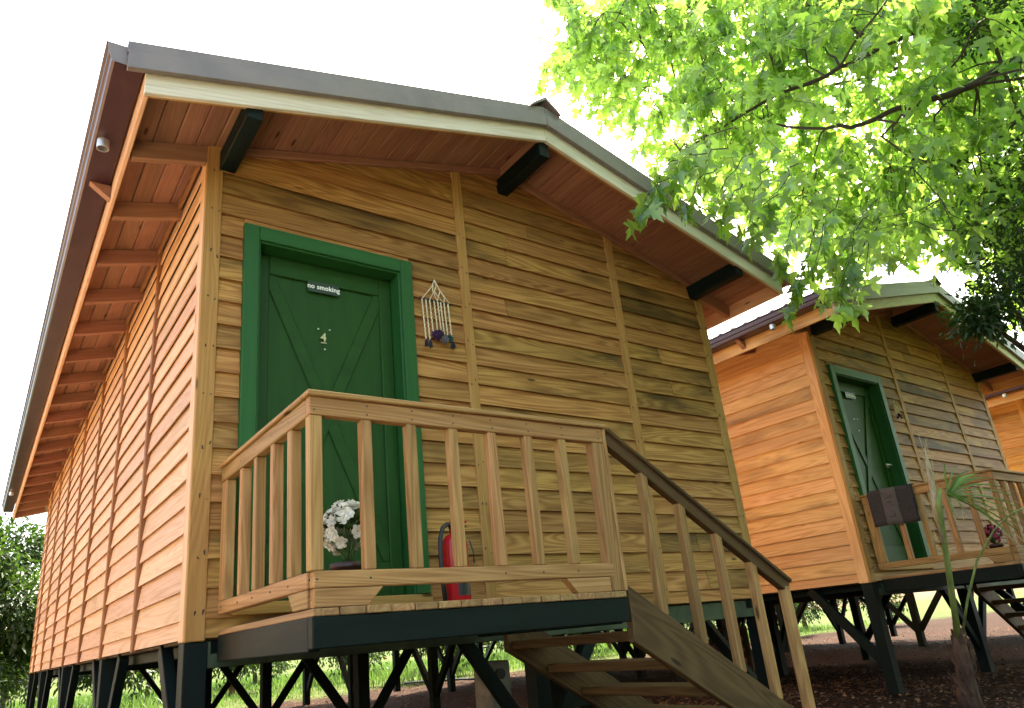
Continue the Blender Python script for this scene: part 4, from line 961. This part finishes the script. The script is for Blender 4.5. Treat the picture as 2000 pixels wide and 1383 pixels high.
# ------------------------------------------------------------------ small palm in front of the second cabin
def palm():
    base = np.array([5.64, -0.70, 0.0]); t = thing('palm_plant', 'young fan palm with fibrous stump in front of the second porch', 'palm', tuple(base))
    X = lambda u, v, d: np.array(at(u, v, d))-base
    wb = (base-CAM) @ FW
    crown = X(1872, 1245, wb+0.02)
    tube('trunk', [(0, 0, -0.06), (0.0, 0, 0.06), tuple(crown*0.35), tuple(crown*0.7), tuple(crown)], [0.085, 0.080, 0.066, 0.056, 0.040], M['fibre'], t, 12)
    rnd = random.Random(4); V, F = [], []
    for k in range(46):     # torn leaf bases round the stump
        f = rnd.uniform(0.05, 0.98); a = rnd.uniform(0, 6.28); c = crown*f; r = 0.080-0.035*f; o = Vector((math.cos(a), math.sin(a), 0)); s = Vector((-math.sin(a), math.cos(a), 0)); p = Vector(c)+o*r*0.9; l = rnd.uniform(0.06, 0.14); w = rnd.uniform(0.012, 0.03)
        q = p+o*rnd.uniform(0.01, 0.05)+Vector((0, 0, l)); o0 = len(V); V += [tuple(p-s*w), tuple(p+s*w), tuple(q+s*w*0.25), tuple(q-s*w*0.3), tuple((p+q)/2+o*0.012)]; F += [[o0, o0+1, o0+4], [o0+1, o0+2, o0+4], [o0+2, o0+3, o0+4], [o0+3, o0, o0+4]]
    mesh('leaf_bases', V, F, M['fibre'], t)
    s1 = [crown+np.array([-.01, 0, -.02]), X(1858, 1150, wb), X(1843, 1050, wb-0.03), X(1833, 990, wb-0.05), X(1836, 955, wb-0.06)]
    tube('leaf_stalk', [tuple(p) for p in s1], [0.025, 0.022, 0.022, 0.024, 0.014], M['palm_stalk'], t, 8)
    s2 = [crown+np.array([.015, -.01, -.02]), X(1890, 1170, wb-0.05), X(1908, 1095, wb-0.12), X(1942, 1035, wb-0.18), X(1975, 1003, wb-0.22), X(2010, 988, wb-0.26)]
    tube('leaf_stalk', [tuple(p) for p in s2], [0.010, 0.009, 0.008, 0.007, 0.006, 0.005], M['palm_stalk'], t, 6)
    # unopened spear wrapped in straw
    sp = [X(1842, 1060, wb-0.04), X(1828, 985, wb-0.02), X(1816, 925, wb), X(1806, 872, wb+0.02)]
    tube('spear_leaf', [tuple(p) for p in sp], [0.014, 0.026, 0.020, 0.002], M['strawm'], t, 7)
    V, F = [], []
    for k in range(40):
        f = rnd.random(); i = min(int(f*3), 2); p = sp[i]+(sp[i+1]-sp[i])*(f*3-i)+np.array([rnd.uniform(-.03, .03), rnd.uniform(-.03, .03), 0]); e = p+np.array([rnd.uniform(-.05, .05), rnd.uniform(-.05, .05), rnd.uniform(0.06, 0.20)]); v, ff = tube_geo([tuple(p), tuple((p+e)/2+np.array([.005, 0, 0])), tuple(e)], [0.0018, 0.0014, 0.0008], 3, False); o0 = len(V); V += v; F += [[j+o0 for j in q] for q in ff]
    mesh('dry_fibres', V, F, M['strawm'], t)
    # fan leaf: folded segments from the hub
    hub = X(1850, 968, wb-0.06); tips = [(1842, 900), (1866, 905), (1890, 912), (1912, 920), (1935, 928), (1955, 945), (1975, 962), (1985, 984), (1988, 1000), (1984, 1014), (1985, 1030), (1975, 1042), (1966, 1034), (1940, 1010), (1862, 1000), (1880, 990)]
    for k, (u, v) in enumerate(tips):
        e = X(u, v, wb-0.10-0.018*k+rnd.uniform(-.05, .05)); d = e-hub; L = np.linalg.norm(d); side = np.cross(d/L, [0.3, -0.8, 0.5]); side /= np.linalg.norm(side); n = np.cross(side, d/L); V, T = [], []
        for j in range(7):
            f = j/6; w = 0.026*(0.25+1.5*f if f < 0.4 else 0.85*(1-f)/0.6+0.02); c = hub+d*f+np.array([0, 0, 0.045*math.sin(f*2.6)-0.05*f*f]); V += [c+side*w+n*0.008, c, c-side*w+n*0.008]
        for j in range(6):
            for a in (0, 1): q = j*3+a; T += [(q, q+3, q+4), (q, q+4, q+1)]
        bulk('leaf_segment', np.array(V), np.array(T), M['palm'], t, np.full(len(V), rnd.random()))
        if k > 4:
            for _ in range(2): 
                e2 = e+d/L*rnd.uniform(0.03, 0.09)+np.array([rnd.uniform(-.03, .03), rnd.uniform(-.03, .03), -rnd.uniform(0, .05)]); V, F = tube_geo([tuple(e-d/L*0.05+np.array([0, 0, -0.05*0.8])), tuple(e2+np.array([0, 0, -0.045]))], [0.0022, 0.001], 3); mesh('leaf_thread', V, F, M['strawm'], t)
M['palm_stalk'] = paint('palm_stalk_green', (0.22, 0.28, 0.07), 0.5, var=0.35, scale=14, stretch=(1, 1, 0.2))
palm()

# ------------------------------------------------------------------ odds and ends under the cabins
pier = thing('concrete_pier', 'weathered concrete block with a pipe hole under the nearest porch stairs', 'pier', (2.10, 0.62, 0))
boxb('block', -0.085, 0.085, -0.10, 0.10, -0.08, 0.640, M['concrete'], pier, ch=0.012)
V, F = tube_geo([(-0.01, -0.125, 0.56), (-0.01, -0.09, 0.56)], 0.034, 14); mesh('pipe_end', V, F, M['black'], pier)
tank = thing('storage_crate', 'dark slatted crate standing under the nearest cabin behind the stairs', 'crate', (2.62, 0.40, 0))
for k in range(5): boxb('slat', -0.22, 0.22, -0.16, -0.135, -0.06+0.125*k, 0.045+0.125*k, M['beam'], tank)
for xx in (-0.20, 0.16): boxb('crate_post', xx, xx+0.04, -0.13, 0.16, -0.07, 0.57, M['beam'], tank)
for k in range(5): boxb('slat', -0.2205, -0.2005, -0.1345, 0.16, -0.06+0.125*k, 0.045+0.125*k, M['beam'], tank)
bp_ = place2((1.55, 3.1, -C2[2])); bpier = thing('brick_pier', 'low dark brick pier with wooden frame under the second cabin', 'pier', (bp_[0], bp_[1], 0))
for r_ in range(8):
    for c_ in range(3):
        x0 = -0.33+c_*0.22+(0.11 if r_ % 2 else 0)-0.05; boxb('brick', x0, x0+0.208, -0.11, 0.11, -0.07+r_*0.074, -0.07+r_*0.074+0.066, M['brick'], bpier)
for x in (-0.42, 0.44): boxb('frame_board', x, x+0.04, -0.13, 0.05, -0.05, 0.60, M['stair'], bpier)
boxb('frame_board', -0.42, 0.48, -0.13, 0.05, 0.601, 0.64, M['stair'], bpier)
hp = [(at(790, 1346, 15.6)), (at(850, 1336, 15.2)), (at(900, 1330, 14.8)), (at(960, 1330, 14.2))]
V, F = tube_geo([(p[0], p[1], 0.03+0.02*math.sin(i)) for i, p in enumerate(hp)], 0.022, 8); tag(mesh('garden_hose', V, F, M['black'], smooth=True), 'black hose lying on the mulch at the orchard edge', 'hose')

# ------------------------------------------------------------------ grass and leaf litter
def gz(x, y): return -0.05 + 0.035*np.sin(x*1.3+0.4)*np.sin(y*1.1) + 0.02*np.sin(x*3.1)*np.cos(y*2.7)
k = 52000
x = rng.uniform(-6, 30, k); y = 11.0+rng.power(1.3, k)*19; keep = rng.random(k) < np.clip((y-10.6+1.6*np.sin(x*1.7))*0.35, 0.03, 1); x, y = x[keep], y[keep]; k = len(x)
h = rng.uniform(0.06, 0.24, k)*(0.6+0.6*np.sin(x*0.9)*np.sin(y*0.8+1)**2+0.4); a = rng.uniform(0, 6.28, k); z0 = gz(x, y); w = rng.uniform(0.006, 0.014, k); ln = rng.normal(size=(k, 2))*0.35
b0 = np.stack([x-np.cos(a)*w, y-np.sin(a)*w, z0-0.01], 1); b1 = np.stack([x+np.cos(a)*w, y+np.sin(a)*w, z0-0.01], 1)
m0 = np.stack([x+ln[:, 0]*h*0.35-np.cos(a)*w*0.7, y+ln[:, 1]*h*0.35-np.sin(a)*w*0.7, z0+h*0.6], 1); m1 = np.stack([x+ln[:, 0]*h*0.35+np.cos(a)*w*0.7, y+ln[:, 1]*h*0.35+np.sin(a)*w*0.7, z0+h*0.6], 1); tp = np.stack([x+ln[:, 0]*h, y+ln[:, 1]*h, z0+h], 1)
V = np.stack([b0, b1, m1, m0, tp], 1).reshape(-1, 3); i0 = np.arange(k)[:, None]*5
T = np.concatenate([i0+np.array([0, 1, 2]), i0+np.array([0, 2, 3]), i0+np.array([3, 2, 4])])
gr = bulk('grass', V, T, M['grass'], None, np.repeat(rng.uniform(0, 1, k), 5)); gr['kind'] = 'stuff'; gr['label'] = 'rough sunlit grass of the orchard behind the cabins'; gr['category'] = 'grass'
k = 26000; x = rng.uniform(-2, 20, k); y = rng.uniform(-3.5, 14.5, k); near = rng.random(k) < 0.45
x[near] = rng.uniform(2.5, 9.5, near.sum()); y[near] = rng.uniform(-2.5, 3, near.sum())
LV, LT = ovate_leaf(); LV = LV*np.array([1, 1.5, 2.0]); p = np.stack([x, y, gz(x, y)+rng.uniform(0.0, 0.015, k)], 1); a = rng.uniform(0, 6.28, k)
v, t = leaves_bulk(LV, LT, p, np.stack([np.cos(a), np.sin(a), rng.normal(size=k)*0.25], 1), rng.normal(size=(k, 3))*0.3+np.array([0, 0, 1.0]), rng.uniform(0.018, 0.060, k))
li = bulk('leaf_litter', v, t, M['litter'], None, np.repeat(rng.uniform(0, 1, k)**3*2.0-0.4, len(LV))); li['kind'] = 'stuff'; li['label'] = 'brown mulch and fallen leaves under and between the cabins'; li['category'] = 'leaf litter'
